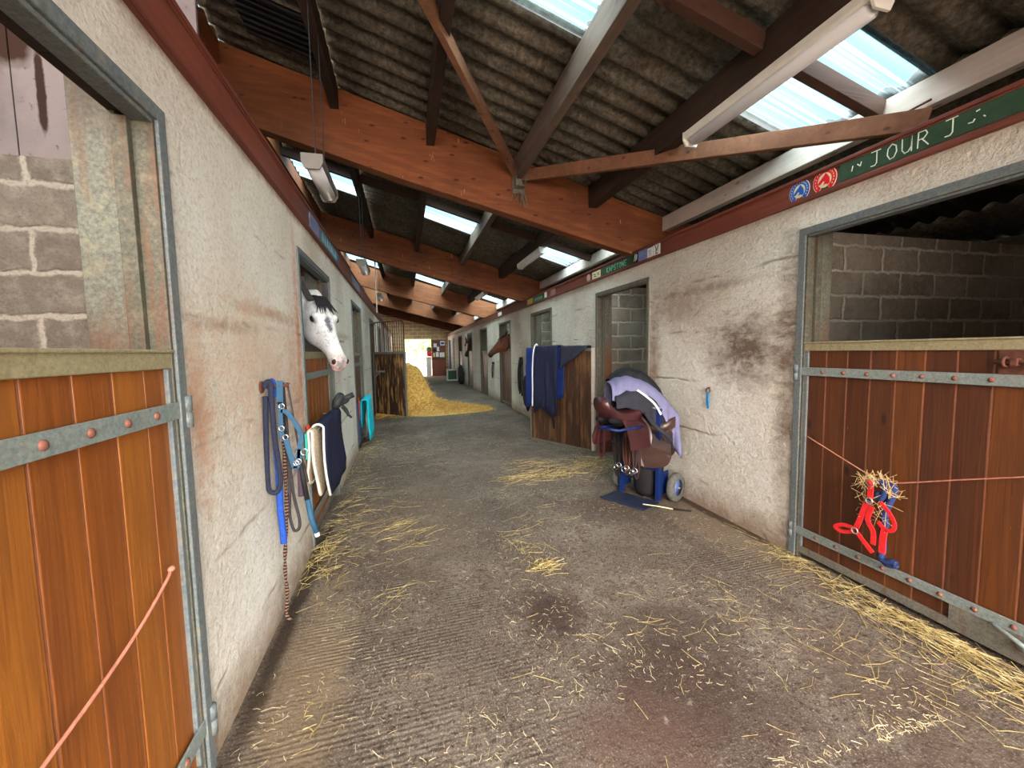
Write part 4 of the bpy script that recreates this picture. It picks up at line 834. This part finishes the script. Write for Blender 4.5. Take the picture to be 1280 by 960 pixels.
# bridles hung between the posts
brl = [leather('black bridle', (40, 34, 34), .5), leather('brown bridle', (92, 54, 42), .5), leather('plum bridle', (70, 46, 50), .5)]; r = random.Random(4)
labs = ['black bridle hanging leftmost under the saddle on the trolley', 'brown bridle with silver bit rings hanging in the middle of the trolley', 'plum bridle with a bit hanging nearest the right post of the trolley']
for b in range(3):
    x0 = -.13 + b * .10; t = thing('bridle', labs[b], 'bridle', tw(x0, -.10 - .03 * b, .3)); mt = brl[b]
    for k in range(4):
        xa = x0 + r.uniform(-.03, .03); w_ = r.uniform(.02, .04); zb = r.uniform(.22, .33) - .04 * (b == 0); y_ = -.12 - .03 * b - .012 * k
        pts = [tw(xa, y_ + .04, .68), tw(xa - w_, y_, .58), tw(xa - w_ * .9, y_, .42), tw(xa - w_ * .4, y_, zb + .03), tw(xa + w_ * .2, y_, zb), tw(xa + w_ * .8, y_, zb + .05), tw(xa + w_, y_, .45), tw(xa + w_ * .8, y_, .6), tw(xa + .005, y_ + .04, .68)]
        m = MB(); strapm(m, pts, .013, .0025, 5, face=(-.87, -.5, 0)); part(t, m, 'leather_loop', mt)
    for k in range(2):
        q = V(*tw(x0 + .03 * k - .01, -.17 - .03 * b, .30 + .02 * k)); m = MB(); m.tube(arc(q, .024, 0, 2 * PI, 16, (.5, -.86, 0), (0, 0, 1))[:-1], .0035, 6, closed=True); part(t, m, 'bit_ring', steel, smooth=True)
    m = MB(); a_ = V(*tw(x0 - .01, -.17 - .03 * b, .30)); c_ = V(*tw(x0 + .05, -.17 - .03 * b, .32)); m.tube([a_, c_], .005, 6); part(t, m, 'bit', steel, smooth=True)
t = thing('stirrup_leather', 'dark red stirrup leather hanging from the front saddle', 'strap', tw(-.1, -.45, .4))
m = MB(); strapm(m, [tw(-.17, -.36, .73), tw(-.20, -.37, .6), tw(-.19, -.37, .47), tw(-.165, -.37, .43), tw(-.14, -.37, .47), tw(-.135, -.37, .6), tw(-.14, -.36, .73)], .02, .003, face=(-.87, -.5, 0)); part(t, m, 'leather_loop', leather('dark red leather', (74, 30, 34), .4))
# bucket on the trolley, pot by the wall, crop on the floor
t = thing('feed_bucket', 'black bucket with grey lid standing on the toe of the blue trolley', 'bucket', tw(.02, .12, .016))
m = MB(); m.lathe([(.001, 0), (.10, 0), (.128, .05), (.142, .26), (.148, .30), (.142, .305), (.13, .27), (.001, .26)], (0, 0, .016 if 0 else 0), (0, 0, 1), 28)
bk_ = m.build('bucket_body', M['black'], t, smooth=True); m = MB(); m.lathe([(.135, .295), (.13, .315), (.06, .325), (.001, .325)], (0, 0, 0), (0, 0, 1), 28); m.build('lid', simple('grey lid', (170, 172, 170), .5), t, smooth=True)
m = MB(); m.tube(arc((0, 0, .29), .148, .2, PI - .2, 16, (0, 1, 0), (-.35, 0, .25)), .004, 6); m.build('bail', M['galv'], t, smooth=True)
m = MB(); m.lathe([(.001, 0), (.055, 0), (.06, .03), (.066, .12), (.07, .15), (.062, .15), (.055, .12), (.001, .11)], (2.405, 3.30, 0), (0, 0, 1), 24); thing_mesh(m, 'rubber_pot', M['black'], 'small black rubber pot on the floor between the wheel and the wall', 'pot')
t = thing('whip', 'whip with a pale shaft and black handle lying on the floor before the trolley', 'whip', (2.2, 3.05, 0))
m = MB(); m.tube([(1.98, 3.165, .034), (2.10, 3.11, .02), (2.20, 3.045, .008)], .005, 6); part(t, m, 'shaft', M['cream'], smooth=True)
m = MB(); m.tube([(2.20, 3.045, .009), (2.315, 2.955, .011)], .008, 8); part(t, m, 'handle', M['black'], smooth=True)
# ---------------------------------------------------------------- things further down the aisle
def bundle(name, lab, cat, y, z1, z0, mat, w=.10, n=4, seed=1):
    r = random.Random(seed); m = MB()
    for k in range(n):
        a = y + r.uniform(-w, w); b = r.uniform(0, .12); strapm(m, [(XR - .03, a, z1), (XR - .05, a + w * .5, (z1 + z0) / 2 + .1), (XR - .05, a + w * .3, z0 + b), (XR - .045, a - w * .2, z0 + b + .03), (XR - .05, a - w * .5, (z1 + z0) / 2), (XR - .03, a - w * .1, z1)], .03, .005, face=(1, 0, 0))
    m.box(XR - .06, XR + .005, y - .05, y + .05, z1 - .02, z1 + .04); thing_mesh(m, name, mat, lab, cat)
bundle('halter', 'black halter on the right wall post between the open door and the bay horse', 'halter', 8.78, 1.22, .45, M['black'], .14, 5, 2)
bundle('halter', 'dark lead straps on the right wall beyond the bay horse', 'halter', 11.75, 1.05, .55, darkr, .12, 3, 5)
m = MB(); m.ell((XR - .06, 8.35, .55), .05, .16, .33); m.ell((XR - .06, 8.2, .34), .045, .1, .2); tag(m.build('hanging_rug', cloth('dark brown cloth', (46, 36, 36), .4), smooth=True), 'dark bundle hanging at the wall behind the blue rugs', 'bundle')
m = MB(); m.tube(spline([(2.3, 6.9, .0), (2.2, 6.85, .18), (2.25, 6.8, .3), (2.35, 6.8, .32), (2.42, 6.82, .2), (2.40, 6.85, .02)], 5), .018, 8); m.ell((2.32, 6.85, .05), .1, .12, .05)
thing_mesh(m, 'hose_coil', M['black'], 'dark coil lying at the wall foot behind the open plank door', 'coil')
m = MB(); m.ell((2.33, 18.1, .42), .13, .34, .42); m.ell((2.3, 17.85, .2), .12, .2, .2); thing_mesh(m, 'rubbish_bag', M['black'], 'big black bag standing against the far right wall', 'bag')
t = thing('crate', 'white edged green crate near the end of the right wall', 'crate', (2.2, 20.3, 0)); gg = simple('green panel', (58, 100, 66), .7)
m = MB(); m.box(1.98, 2.42, 20.22, 20.4, .06, .52); part(t, m, 'green_panel', gg)
m = MB(); [m.box(*q) for q in ((1.93, 2.46, 20.18, 20.44, .50, .58), (1.93, 2.46, 20.18, 20.44, 0, .07), (1.93, 1.99, 20.18, 20.44, .06, .52), (2.40, 2.46, 20.18, 20.44, .06, .52))]; part(t, m, 'white_frame', M['white'], bevel=.004)
m = MB(); m.box(2.36, 2.44, 22.9, 23.0, 0, 2.05); tag(m.build('blue_post', simple('blue painted post', (46, 78, 116), .6), bevel=.004), 'dark blue upright post at the far right end of the aisle', 'post')
# end wall: notice board, cards, extinguisher, counter front, white panel
brn = mat_planks('counter boards', (134, 66, 40), (110, 52, 34), (76, 34, 24), .3, 0, .2)
t = thing('counter', 'brown plank counter front against the end wall', 'counter', (1.92, 24.86, 0))
m = MB(); m.box(1.53, 2.34, 24.72, 24.97, 0, .98); part(t, m, 'counter_front', brn, bevel=.006); m = MB(); m.box(1.50, 2.37, 24.68, 24.98, .98, 1.02); part(t, m, 'counter_top', M['trim'], bevel=.004)
m = MB(); m.box(1.56, 2.36, 24.94, 24.98, 1.06, 2.12); tag(m.build('notice_board', brn, bevel=.004), 'brown notice board over the counter on the end wall', 'board')
for i, (a, b, c_, d_, mt, lb) in enumerate(((2.05, 2.32, 1.80, 2.05, 'white', 'blue and white poster at the top right of the notice board'), (1.66, 1.84, 1.70, 1.92, 'white', 'upper left white paper on the notice board'), (1.62, 1.80, 1.44, 1.60, 'black', 'small dark notice at the left of the board'), (1.84, 1.98, 1.46, 1.72, 'white', 'narrow white paper in the middle of the notice board'),
        (1.62, 1.72, 1.12, 1.36, 'cream', 'leftmost paper in the bottom row of the notice board'), (1.78, 1.94, 1.12, 1.40, 'white', 'second paper in the bottom row of the notice board'), (2.0, 2.28, 1.10, 1.38, 'white', 'wide paper at the bottom right of the notice board'))):
    m = MB(); m.box(a, b, 24.93, 24.938, c_, d_); o = m.build('notice_paper', M[mt]); tag(o, lb, 'paper')
    if i == 0: m = MB(); m.box(a + .03, b - .03, 24.926, 24.929, 1.86, 1.98); m.build('blue_picture', blr, o)
t = thing('fire_extinguisher', 'red and grey round thing beside the doorway at the end wall', 'extinguisher', (1.40, 24.9, 1.2))
m = MB(); m.lathe([(.001, 0), (.13, .02), (.14, .2), (.1, .3), (.001, .32)], (1.38, 24.86, 1.16)); part(t, m, 'red_body', red, smooth=True); m = MB(); m.lathe([(.12, 0), (.15, .05), (.14, .22), (.05, .28), (.001, .28)], (1.38, 24.86, 1.44)); part(t, m, 'grey_cover', M['galvD'], smooth=True)
m = MB(); m.box(1.20, 1.50, 24.95, 24.99, 0, 1.12); tag(m.build('white_panel', M['white'], bevel=.004), 'white upright panel left of the counter on the end wall', 'panel')
# greenery and gate outside the far doorway
leaf = simple('bright leaves', (70, 120, 40), .8, 0, .35, 3); r = random.Random(9)
for k, (x, y, h, lb) in enumerate(((2.3, 33, 3.4, 'sunlit green bush outside the far doorway, the right one'), (-1.6, 38, 3.0, 'green bush outside the far doorway, further left'))):
    m = MB()
    for i in range(420):
        c_ = V(x, y, h * .55) + V(r.gauss(0, 1.1), r.gauss(0, .8), r.gauss(0, h * .24)); d1 = V(r.uniform(-1, 1), r.uniform(-1, 1), r.uniform(-1, 1)).normalized() * .14; d2 = d1.cross(V(r.uniform(-1, 1), r.uniform(-1, 1), 1)).normalized() * .1
        m.add([c_ - d1, c_ - d2, c_ + d1, c_ + d2, c_ + d1.cross(d2).normalized() * .02], [(0, 1, 4), (1, 2, 4), (2, 3, 4), (3, 0, 4)])
    m.tube([(x, y, -.02), (x, y, h * .6)], .07, 8); tag(m.build('bush', leaf), lb, 'bush')
# bale of straw standing beyond the open grille door is part of the heap (stuff), see straw
# ---------------------------------------------------------------- horses
def hcoat(name, kind):
    n = NT(name, .6, .25); x, y, z = n.xyz()   # object axes: x = poll->muzzle, y = lateral, z = towards the forehead
    fine = n.noise(60, 5, n.mp((.35, 1, 1)), rough=.7)
    if kind == 'grey':
        c = n.ramp(n.noise(7, 5), [(.3, s2l((196, 198, 202))), (.6, s2l((228, 228, 228)))])
        c = n.mix(n.math('MULTIPLY', n.rng(n.noise(30, 5, dist=1.2), .54, .66), .55), c, s2l((120, 122, 132)))
        c = n.mix(n.math('MULTIPLY', n.blob((.27, .01, .06), (.13, .035, .08), .6, n.noise(24, 5), .9), .9), c, s2l((66, 66, 78)))
        c = n.mix(n.math('MULTIPLY', n.blob((.05, 0, .03), (.07, .12, .12), .8, n.noise(14, 4), .4), .75), c, s2l((92, 92, 100)))
        c = n.mix(n.math('MULTIPLY', n.rng(x, .50, .60), .8), c, n.mix(n.rng(n.noise(26, 4), .42, .58), s2l((214, 170, 158)), s2l((92, 84, 86))))
        c = n.mix(0.0, c, s2l((62, 56, 58)))
        for s in (-1, 1): c = n.mix(n.math('MULTIPLY', n.blob((.2, s * .10, .015), (.055, .05, .035), .6), .8), c, s2l((52, 50, 56)))
    else:
        a, b = ((84, 46, 27), (108, 62, 38)) if kind == 'bay' else ((74, 40, 30), (96, 54, 38))
        c = n.ramp(n.noise(5, 4), [(.3, s2l(a)), (.7, s2l(b))]); c = n.mix(n.math('MULTIPLY', n.rng(x, .46, .60), .85), c, s2l((44, 30, 28)))
        if kind == 'blaze': c = n.mix(n.blob((.28, 0, .08), (.26, .034, .12), .25, n.noise(9, 3), .2), c, s2l((224, 206, 190)))
        else: c = n.mix(n.math('MULTIPLY', n.blob((.60, 0, .0), (.06, .06, .08), .5), .5), c, s2l((150, 132, 124)))
    n.col(c); n.bump(fine, .004, .6); return n.m
def frame_of(u, lat=None):
    u = Vector(u).normalized(); lat = u.cross(V(0, 0, 1)).normalized(); w = lat.cross(u).normalized()   # w: towards the forehead
    return u, lat, w
def horse(poll, u, shoulder, back, kind, lab, group=None):
    """poll: top of the head; u: direction poll->muzzle; shoulder: base of neck; back: horizontal direction of the trunk"""
    poll = Vector(poll); u, lat, w = frame_of(u); Mh = Matrix((( u.x, lat.x, w.x, poll.x), (u.y, lat.y, w.y, poll.y), (u.z, lat.z, w.z, poll.z), (0, 0, 0, 1)))
    def hp(a, b, c): return poll + u * a + lat * b + w * c
    m = MB()
    S = [(-.035, .01, -.10, .05), (.0, .035, -.16, .080), (.06, .058, -.225, .098), (.12, .066, -.262, .106), (.18, .066, -.275, .108), (.24, .058, -.262, .100), (.30, .046, -.225, .082), (.37, .032, -.180, .064), (.44, .020, -.152, .060), (.50, .012, -.140, .060), (.55, .006, -.140, .066), (.59, -.004, -.142, .066), (.62, -.020, -.136, .056), (.64, -.045, -.118, .034)]
    rr = []
    for a, t_, b_, h_ in S:
        c0 = (t_ + b_) / 2; hh = (t_ - b_) / 2; ring = []
        for k in range(24):
            q = 2 * PI * k / 24; cy, cz = math.cos(q), math.sin(q); e = .8
            wy = h_ * (abs(cy) ** e) * (1 if cy >= 0 else -1); wz = hh * (abs(cz) ** e) * (1 if cz >= 0 else -1)
            if cz < 0: wy *= 1 - .35 * abs(cz) * (1 if a > .28 else .5)      # narrower below
            ring.append(hp(a, wy, c0 + wz))
        rr.append(ring)
    m.rings(rr)
    for s in (-1, 1):
        m.ell(hp(.185, s * .088, .018), .045, .026, .034, M=Matrix(((u.x, lat.x, w.x), (u.y, lat.y, w.y), (u.z, lat.z, w.z))))      # brow
        m.ell(hp(.12, s * .062, -.165), .085, .040, .085, M=Matrix(((u.x, lat.x, w.x), (u.y, lat.y, w.y), (u.z, lat.z, w.z))))       # cheek
        m.ell(hp(.575, s * .048, -.033), .035, .020, .028, M=Matrix(((u.x, lat.x, w.x), (u.y, lat.y, w.y), (u.z, lat.z, w.z))))      # nostril wing
    m.ell(hp(.585, 0, -.125), .05, .034, .024, M=Matrix(((u.x, lat.x, w.x), (u.y, lat.y, w.y), (u.z, lat.z, w.z))))      # chin
    sh = Vector(shoulder); bk = Vector(back).normalized(); side = bk.cross(V(0, 0, 1)).normalized()
    # neck
    A = hp(.03, 0, -.10); C = sh; B = (A + C) / 2 + V(0, 0, .05) + (A - C).cross(side).normalized() * 0
    P = spline([hp(.07, 0, -.11), A - (u * .05), B, C, C + bk * .25 - V(0, 0, .05)], 5); rr = []
    for i, p in enumerate(P):
        q = i / (len(P) - 1); t_ = (P[min(i + 1, len(P) - 1)] - P[max(i - 1, 0)]).normalized(); sd_ = lat.lerp(side if lat.dot(side) > 0 else -side, q).normalized(); up = t_.cross(sd_).normalized(); sd_ = up.cross(t_).normalized()
        hh = .13 + .17 * q; ww = .075 + .10 * q; rr.append([p + sd_ * math.cos(2 * PI * k / 20) * ww + up * math.sin(2 * PI * k / 20) * hh for k in range(20)])
    m.rings(rr)
    # trunk
    T = [(-.22, .10, .17, 1.10), (-.12, .19, .26, 1.12), (.05, .25, .31, 1.14), (.35, .27, .31, 1.12), (.7, .29, .32, 1.10), (1.0, .28, .30, 1.15), (1.25, .27, .28, 1.20), (1.42, .20, .22, 1.20), (1.50, .08, .1, 1.2)]
    g0 = V(sh.x, sh.y, 0); rr = []
    for a, ww, hh, zc in T: rr.append([g0 + bk * a + side * (math.cos(2 * PI * k / 20) * ww) + V(0, 0, zc + math.sin(2 * PI * k / 20) * hh) for k in range(20)])
    m.rings(rr)
    for s in (-1, 1):
        f = lambda a, z, b: g0 + bk * a + side * (s * b) + V(0, 0, z)
        m.tube([f(.05, 1.0, .15), f(.02, .78, .14), f(.03, .52, .13), f(.03, .48, .13), f(.04, .20, .13), f(.02, .14, .13), f(.0, .05, .13), f(.0, .0, .13)], [.12, .085, .055, .055, .034, .042, .052, .06], 12)
        m.tube([f(1.28, 1.05, .15), f(1.16, .80, .15), f(1.30, .60, .14), f(1.38, .52, .14), f(1.36, .46, .14), f(1.33, .20, .14), f(1.30, .13, .14), f(1.27, .05, .14), f(1.27, .0, .14)], [.17, .12, .075, .055, .052, .036, .044, .052, .06], 12)
    Mi = Mh.inverted(); mm = MB(); mm.v = [tuple(Mi @ Vector(v)) for v in m.v]; mm.f = m.f
    base = thing('horse', lab, 'horse', (sh.x, sh.y, 0), 0)
    o = mm.build('horse_body', hcoat(lab[:14], kind)); o.parent = base; o.matrix_parent_inverse = Matrix.Translation(-Vector(base.location)); o.matrix_basis = Mh
    md = o.modifiers.new('r', 'REMESH'); md.mode = 'VOXEL'; md.voxel_size = .011; md.use_smooth_shade = True
    sm = o.modifiers.new('s', 'SMOOTH'); sm.factor = .6; sm.iterations = 5
    def ch(mb, name, mat, smooth=True): q = mb.build(name, mat, smooth=smooth); q.parent = base; q.matrix_parent_inverse = Matrix.Translation(-Vector(base.location)); return q
    R3 = Matrix(((u.x, lat.x, w.x), (u.y, lat.y, w.y), (u.z, lat.z, w.z)))
    for s in (-1, 1):
        q = MB(); q.ell(hp(.195, s * .105, .012), .027, .016, .021, M=R3); ch(q, 'eye', EYE)
        q = MB(); q.ell(hp(.592, s * .056, -.036), .021, .014, .026, M=R3); ch(q, 'nostril', NOS)
    for s in (-1, 1):
        er = []; base_ = hp(.015, s * .058, .035); tip = hp(-.155, s * .088, .085)
        for k in range(8):
            q = k / 7; c0 = base_.lerp(tip, q) + lat * (s * .014 * math.sin(PI * q)); rad = max(.030 * math.sin(PI * (.30 + .68 * q)) ** .8, .002)
            er.append([c0 + lat * (math.cos(2 * PI * j / 12) * rad) + w * (math.sin(2 * PI * j / 12) * rad * .6 - (rad * .35 if 2 < j < 4 else 0)) for j in range(12)])
        q = MB(); q.rings(er); ch(q, 'ear', EARM[kind])
    mo = MB(); mo.tube([hp(.635, 0, -.098), hp(.60, .034, -.100), hp(.56, .044, -.096), hp(.53, .046, -.088)], [.004, .005, .005, .003], 6); mo.tube([hp(.635, 0, -.098), hp(.60, -.034, -.100), hp(.56, -.044, -.096), hp(.53, -.046, -.088)], [.004, .005, .005, .003], 6); ch(mo, 'mouth', NOS)
    mn = MB(); r = random.Random(3)      # forelock and mane locks
    for i in range(26):
        b = r.uniform(-.05, .05); L_ = r.uniform(.07, .17); s0 = hp(-.03, b * .7, .045); mn.tube([s0, hp(.02, b, .082), hp(.02 + L_ * .6, b * 1.3, .088), hp(.03 + L_, b * 1.9 + r.uniform(-.01, .01), .078)], [.008, .010, .007, .001], 5)
    for i in range(60):
        q = r.uniform(.30, .75); p = P[min(int(q * (len(P) - 1)), len(P) - 2)]; t_ = (P[min(int(q * (len(P) - 1)) + 1, len(P) - 1)] - p).normalized(); up = V(0, 0, 1) - t_ * t_.z; up.normalize(); hh = .13 + .17 * q; s_ = r.choice((-1, 1)); sd_ = t_.cross(up).normalized() * s_
        a0 = p + up * (hh - .005); mn.tube([a0 - up * .02, a0 + up * .02 + sd_ * .02, a0 + sd_ * .075 - up * .05, a0 + sd_ * .10 - up * r.uniform(.12, .2)], [.012, .013, .009, .002], 5)
    ch(mn, 'mane', MAN if kind != 'blaze' else MAN)
    return base
EYE = NT('horse eye', .08, .7).col((.008, .006, .006, 1)).m; NOS = simple('dark nostril', (58, 44, 42), .8); EARM = dict(grey=simple('grey ear', (58, 54, 56), .8, 0, .3), bay=simple('bay ear', (64, 36, 24), .8), blaze=simple('dark ear', (50, 30, 24), .8)); MAN = simple('black mane', (30, 29, 34), .7, 0, .4, 40)
horse((-.71, 3.82, 1.835), (.38, -.46, -.80), (-1.62, 3.95, 1.28), (-1, .05, 0), 'grey', 'grey horse with black forelock looking out over the left half door')
horse((2.50, 10.35, 1.74), (-.74, .05, -.62), (3.25, 10.4, 1.28), (1, 0, 0), 'bay', 'bay horse looking left over the right half door, nearer of the two brown horses')
horse((2.42, 16.25, 1.82), (-.22, -.35, -.90), (3.2, 16.35, 1.28), (1, 0, 0), 'blaze', 'dark brown horse with a white blaze facing the camera, far down on the right')
# ---------------------------------------------------------------- straw
def strawmat(name, a, b, c):
    n = NT(name, .65, .3); f = n.noise(23, 3); n.col(n.ramp(f, [(.3, s2l(a)), (.5, s2l(b)), (.7, s2l(c))])); return n.m
ST = strawmat('golden straw', (118, 98, 58), (172, 150, 94), (212, 198, 148)); SP = strawmat('pale chaff', (150, 132, 104), (196, 178, 140), (224, 210, 178)); SG = strawmat('orange straw', (148, 104, 44), (196, 148, 66), (226, 188, 110))
def strand(m, p, ang, L_, r, rad, lift=.0, tilt=0.0):
    d = V(math.cos(ang), math.sin(ang), tilt); n_ = V(-math.sin(ang), math.cos(ang), 0); b = r.uniform(-.18, .18) * L_; zl = r.uniform(0, lift)
    pts = [p - d * L_ / 2, p + n_ * b + V(0, 0, zl * .6), p + d * L_ / 2 + V(0, 0, zl)]; o = len(m.v)
    for q in pts:
        for k in range(3): a = 2 * PI * k / 3; m.v.append((q.x + n_.x * math.cos(a) * rad, q.y + n_.y * math.cos(a) * rad, q.z + rad + math.sin(a) * rad * .6))
    for i in range(2):
        for k in range(3): m.f.append((o + i * 3 + k, o + i * 3 + (k + 1) % 3, o + i * 3 + 3 + (k + 1) % 3, o + i * 3 + 3 + k))
def litter(name, lab, mat, zones, seed):
    """zones: (n, x, y, sx, sy, len0, len1, height, dir, dirspread, rad)"""
    r = random.Random(seed); m = MB()
    for (n_, x, y, sx, sy, l0, l1, hh, dr, ds, rad) in zones:
        for i in range(n_):
            px = x + r.gauss(0, 1) * sx; py = y + r.gauss(0, 1) * sy; px = min(max(px, XL + .03), XR - .03); e = math.exp(-((px - x) / (sx * 1.3)) ** 2 - ((py - y) / (sy * 1.3)) ** 2)
            strand(m, V(px, py, .001 + r.uniform(0, hh) * e), dr + r.gauss(0, ds), r.uniform(l0, l1), r, rad * r.uniform(.7, 1.2), hh * e * .6 + .006)
    m.v = [(min(max(a, XL + .005), XR - .005), b, c) for a, b, c in m.v]; o = m.build(name, mat); tag(o, lab, 'straw', kind='stuff'); return o
H = PI / 2
litter('straw_litter', 'golden straw strewn along the foot of the near right door', ST, [(70, 2.40, 1.75, .04, .30, .08, .28, .03, H, .7, .0021), (170, 2.35, 1.22, .06, .25, .08, .28, .04, H, .6, .0018), (38, 2.12, 1.2, .12, .22, .05, .2, .008, H, .9, .0016), (30, 1.7, 1.5, .3, .35, .05, .2, .005, .3, 1.2, .0016), (60, 2.36, 2.1, .07, .10, .04, .14, .015, .4, 1, .0016)], 1)
litter('straw_litter', 'golden straw at the foot of the left wall below the ropes and pads', ST, [(95, -.58, 3.0, .07, .20, .05, .2, .05, .9, 1, .0019), (90, -.50, 3.9, .12, .45, .05, .22, .02, .5, .8, .0018), (50, -.30, 3.5, .22, .5, .04, .18, .006, .3, 1, .0014), (110, -.55, 6.2, .14, .7, .05, .2, .02, .8, 1, .002), (40, -.05, 3.3, .12, .2, .08, .25, .008, .6, .4, .002), (60, .0, 6.0, .3, .6, .05, .2, .006, .3, 1, .002)], 2)
litter('straw_litter', 'golden straw on the floor in front of the open plank door', ST, [(90, 1.5, 4.38, .24, .13, .06, .26, .02, .15, .6, .0022), (110, 1.95, 4.4, .22, .22, .06, .26, .025, .2, .9, .0022), (160, 2.2, 4.6, .15, .2, .05, .2, .03, .3, 1, .0022), (60, 1.15, 4.3, .15, .1, .06, .2, .006, .2, .5, .002), (70, 1.5, 4.8, .18, .10, .06, .2, .012, .1, .6, .002)], 3)
litter('straw_litter', 'small golden tuft and single stalks in the middle of the concrete floor', ST, [(38, .83, 2.48, .05, .05, .06, .16, .012, .5, .5, .0024), (26, .80, 2.7, .10, .16, .05, .2, .006, 1.2, .8, .0018), (16, 1.0, 3.2, .25, .3, .1, .25, .004, .6, .4, .0017), (12, 1.05, 1.75, .13, .08, .05, .14, .006, .2, 1, .0014), (8, 1.5, 1.7, .12, .08, .06, .14, .006, .2, 1, .0018), (10, -.1, 2.45, .06, .10, .06, .2, .006, 1.0, .5, .0018), (10, -.40, 1.6, .03, .05, .02, .08, .01, .5, 1, .002), (14, 1.9, 1.15, .2, .2, .06, .18, .004, .8, 1, .0015), (12, .3, 1.5, .3, .3, .05, .12, .004, .5, 1.5, .0014), (16, 1.2, 1.0, .3, .2, .04, .14, .004, .5, 1.5, .0014)], 4)
r = random.Random(8); m = MB()
for i in range(8500):
    y = 1.0 + 9 * r.random() ** 2.2; x = r.uniform(XL + .05, XR - .05)
    if noise.noise(V(x * 2.1, y * 2.1, 1)) + r.uniform(-.35, .35) < -.02: continue
    strand(m, V(x, y, .0), r.uniform(0, PI), r.uniform(.006, .035) * (1 if r.random() < .93 else 2.6), r, r.uniform(.0007, .0015), .001)
tag(m.build('chaff', SP), 'pale bits of chaff scattered over the whole aisle floor', 'chaff', kind='stuff')
# straw heap beyond the grille door
def heapz(x, y): 
    a = 1.12 / (1 + math.exp((x - .50 + .10 * (y - 10.6)) / .085)) * math.exp(-abs((y - 10.9) / .85) ** 4) * (1 - .22 * max(0, x)); b = .22 * math.exp(-((x - .6) / .55) ** 2 - ((y - 10.1) / .55) ** 2); c_ = .10 * math.exp(-((x - 1.35) / .5) ** 2 - ((y - 9.9) / .35) ** 2)
    return (a + b + c_) * (1 + .12 * noise.noise(V(x * 5, y * 5, 0))) - .015
m = MB(); m.grid([[(x, y, max(heapz(x, y), -.05)) for x in [XL + .01 + i * .06 for i in range(48)]] for y in [8.9 + j * .07 for j in range(46)]])
hb = m.build('straw_heap', SG, smooth=True); tag(hb, 'big heap of golden straw spilling across the aisle behind the grille door', 'straw', kind='stuff')
r = random.Random(12); m = MB()
for i in range(5200):
    x = XL + .03 + r.random() ** 1.3 * 2.7; y = r.uniform(9.2, 12.0) if x < .6 else r.gauss(10.05, .35); z = max(heapz(x, y), 0)
    if z < .01 and r.random() < .75: continue
    strand(m, V(x, y, z), r.uniform(0, PI), r.uniform(.06, .26), r, .0032, .05, r.uniform(-.5, .5) if z > .05 else 0)
m.v = [(max(a, XL + .005), b, c) for a, b, c in m.v]; m.build('loose_stalks', SG, hb)
# ---------------------------------------------------------------- outside, light, camera
ol = simple('sunlit yard', (226, 222, 214), .9, 0, .08, 3)
m = MB(); m.box(-30, 30, Y1 + .3, 80, -.3, -.02); struct(m.build('ground_outside', ol))
m = MB(); m.box(-30, 30, -60, Y0 - 4, -.3, -.02); struct(m.build('ground_behind', ol))
w = bpy.data.worlds.new('World'); scene.world = w; w.use_nodes = True; t = w.node_tree; bg = t.nodes['Background']
tc = t.nodes.new('ShaderNodeTexCoord'); sp = t.nodes.new('ShaderNodeSeparateXYZ'); t.links.new(tc.outputs['Generated'], sp.inputs[0])
rp = t.nodes.new('ShaderNodeValToRGB'); t.links.new(sp.outputs[2], rp.inputs[0]); e = rp.color_ramp.elements; e[0].position = 0; e[0].color = (.30, .33, .35, 1); e[1].position = .3; e[1].color = (.13, .235, .285, 1)
t.links.new(rp.outputs[0], bg.inputs[0]); bg.inputs[1].default_value = SKYS = 1.0
sd = bpy.data.lights.new('sun', 'SUN'); sd.energy = 4.6; sd.angle = math.radians(60); sd.color = (1, .955, .88)
so = bpy.data.objects.new('sun', sd); COL.objects.link(so); d = V(-.12, 1, -.30); so.rotation_euler = d.to_track_quat('-Z', 'Y').to_euler()
cam = bpy.data.cameras.new('camera'); co = bpy.data.objects.new('camera', cam); COL.objects.link(co); scene.camera = co
f, pi_, ya, ro = 518.687, .0797269, .2507529, -.0182437
cam.sensor_width = 36; cam.lens = f / 1280 * 36; cam.clip_start = .05; cam.clip_end = 300
RL = V(math.cos(ya), -math.sin(ya), 0); UL = V(math.sin(ya) * math.sin(pi_), math.cos(ya) * math.sin(pi_), math.cos(pi_)); FW = V(math.sin(ya) * math.cos(pi_), math.cos(ya) * math.cos(pi_), -math.sin(pi_))
c, s = math.cos(ro), math.sin(ro); R = RL * c + UL * s; U = RL * -s + UL * c
co.matrix_world = Matrix(((R.x, U.x, -FW.x, 0), (R.y, U.y, -FW.y, 0), (R.z, U.z, -FW.z, 1.4), (0, 0, 0, 1)))
vs = scene.view_settings; scene.display_settings.display_device = 'sRGB'; vs.view_transform = 'Standard'; vs.look = 'None'; vs.gamma = 1; vs.exposure = 2.15; vs.use_curve_mapping = False
s2 = bpy.data.lights.new('overhead_fill_sun', 'SUN'); s2.energy = 16; s2.angle = math.radians(120); s2.color = (1, .80, .71); so2 = bpy.data.objects.new('overhead_fill_sun', s2); COL.objects.link(so2); so2.rotation_euler = V(.1, .25, -1).to_track_quat('-Z', 'Y').to_euler()  # second wide sun, added to strengthen the light through the skylights
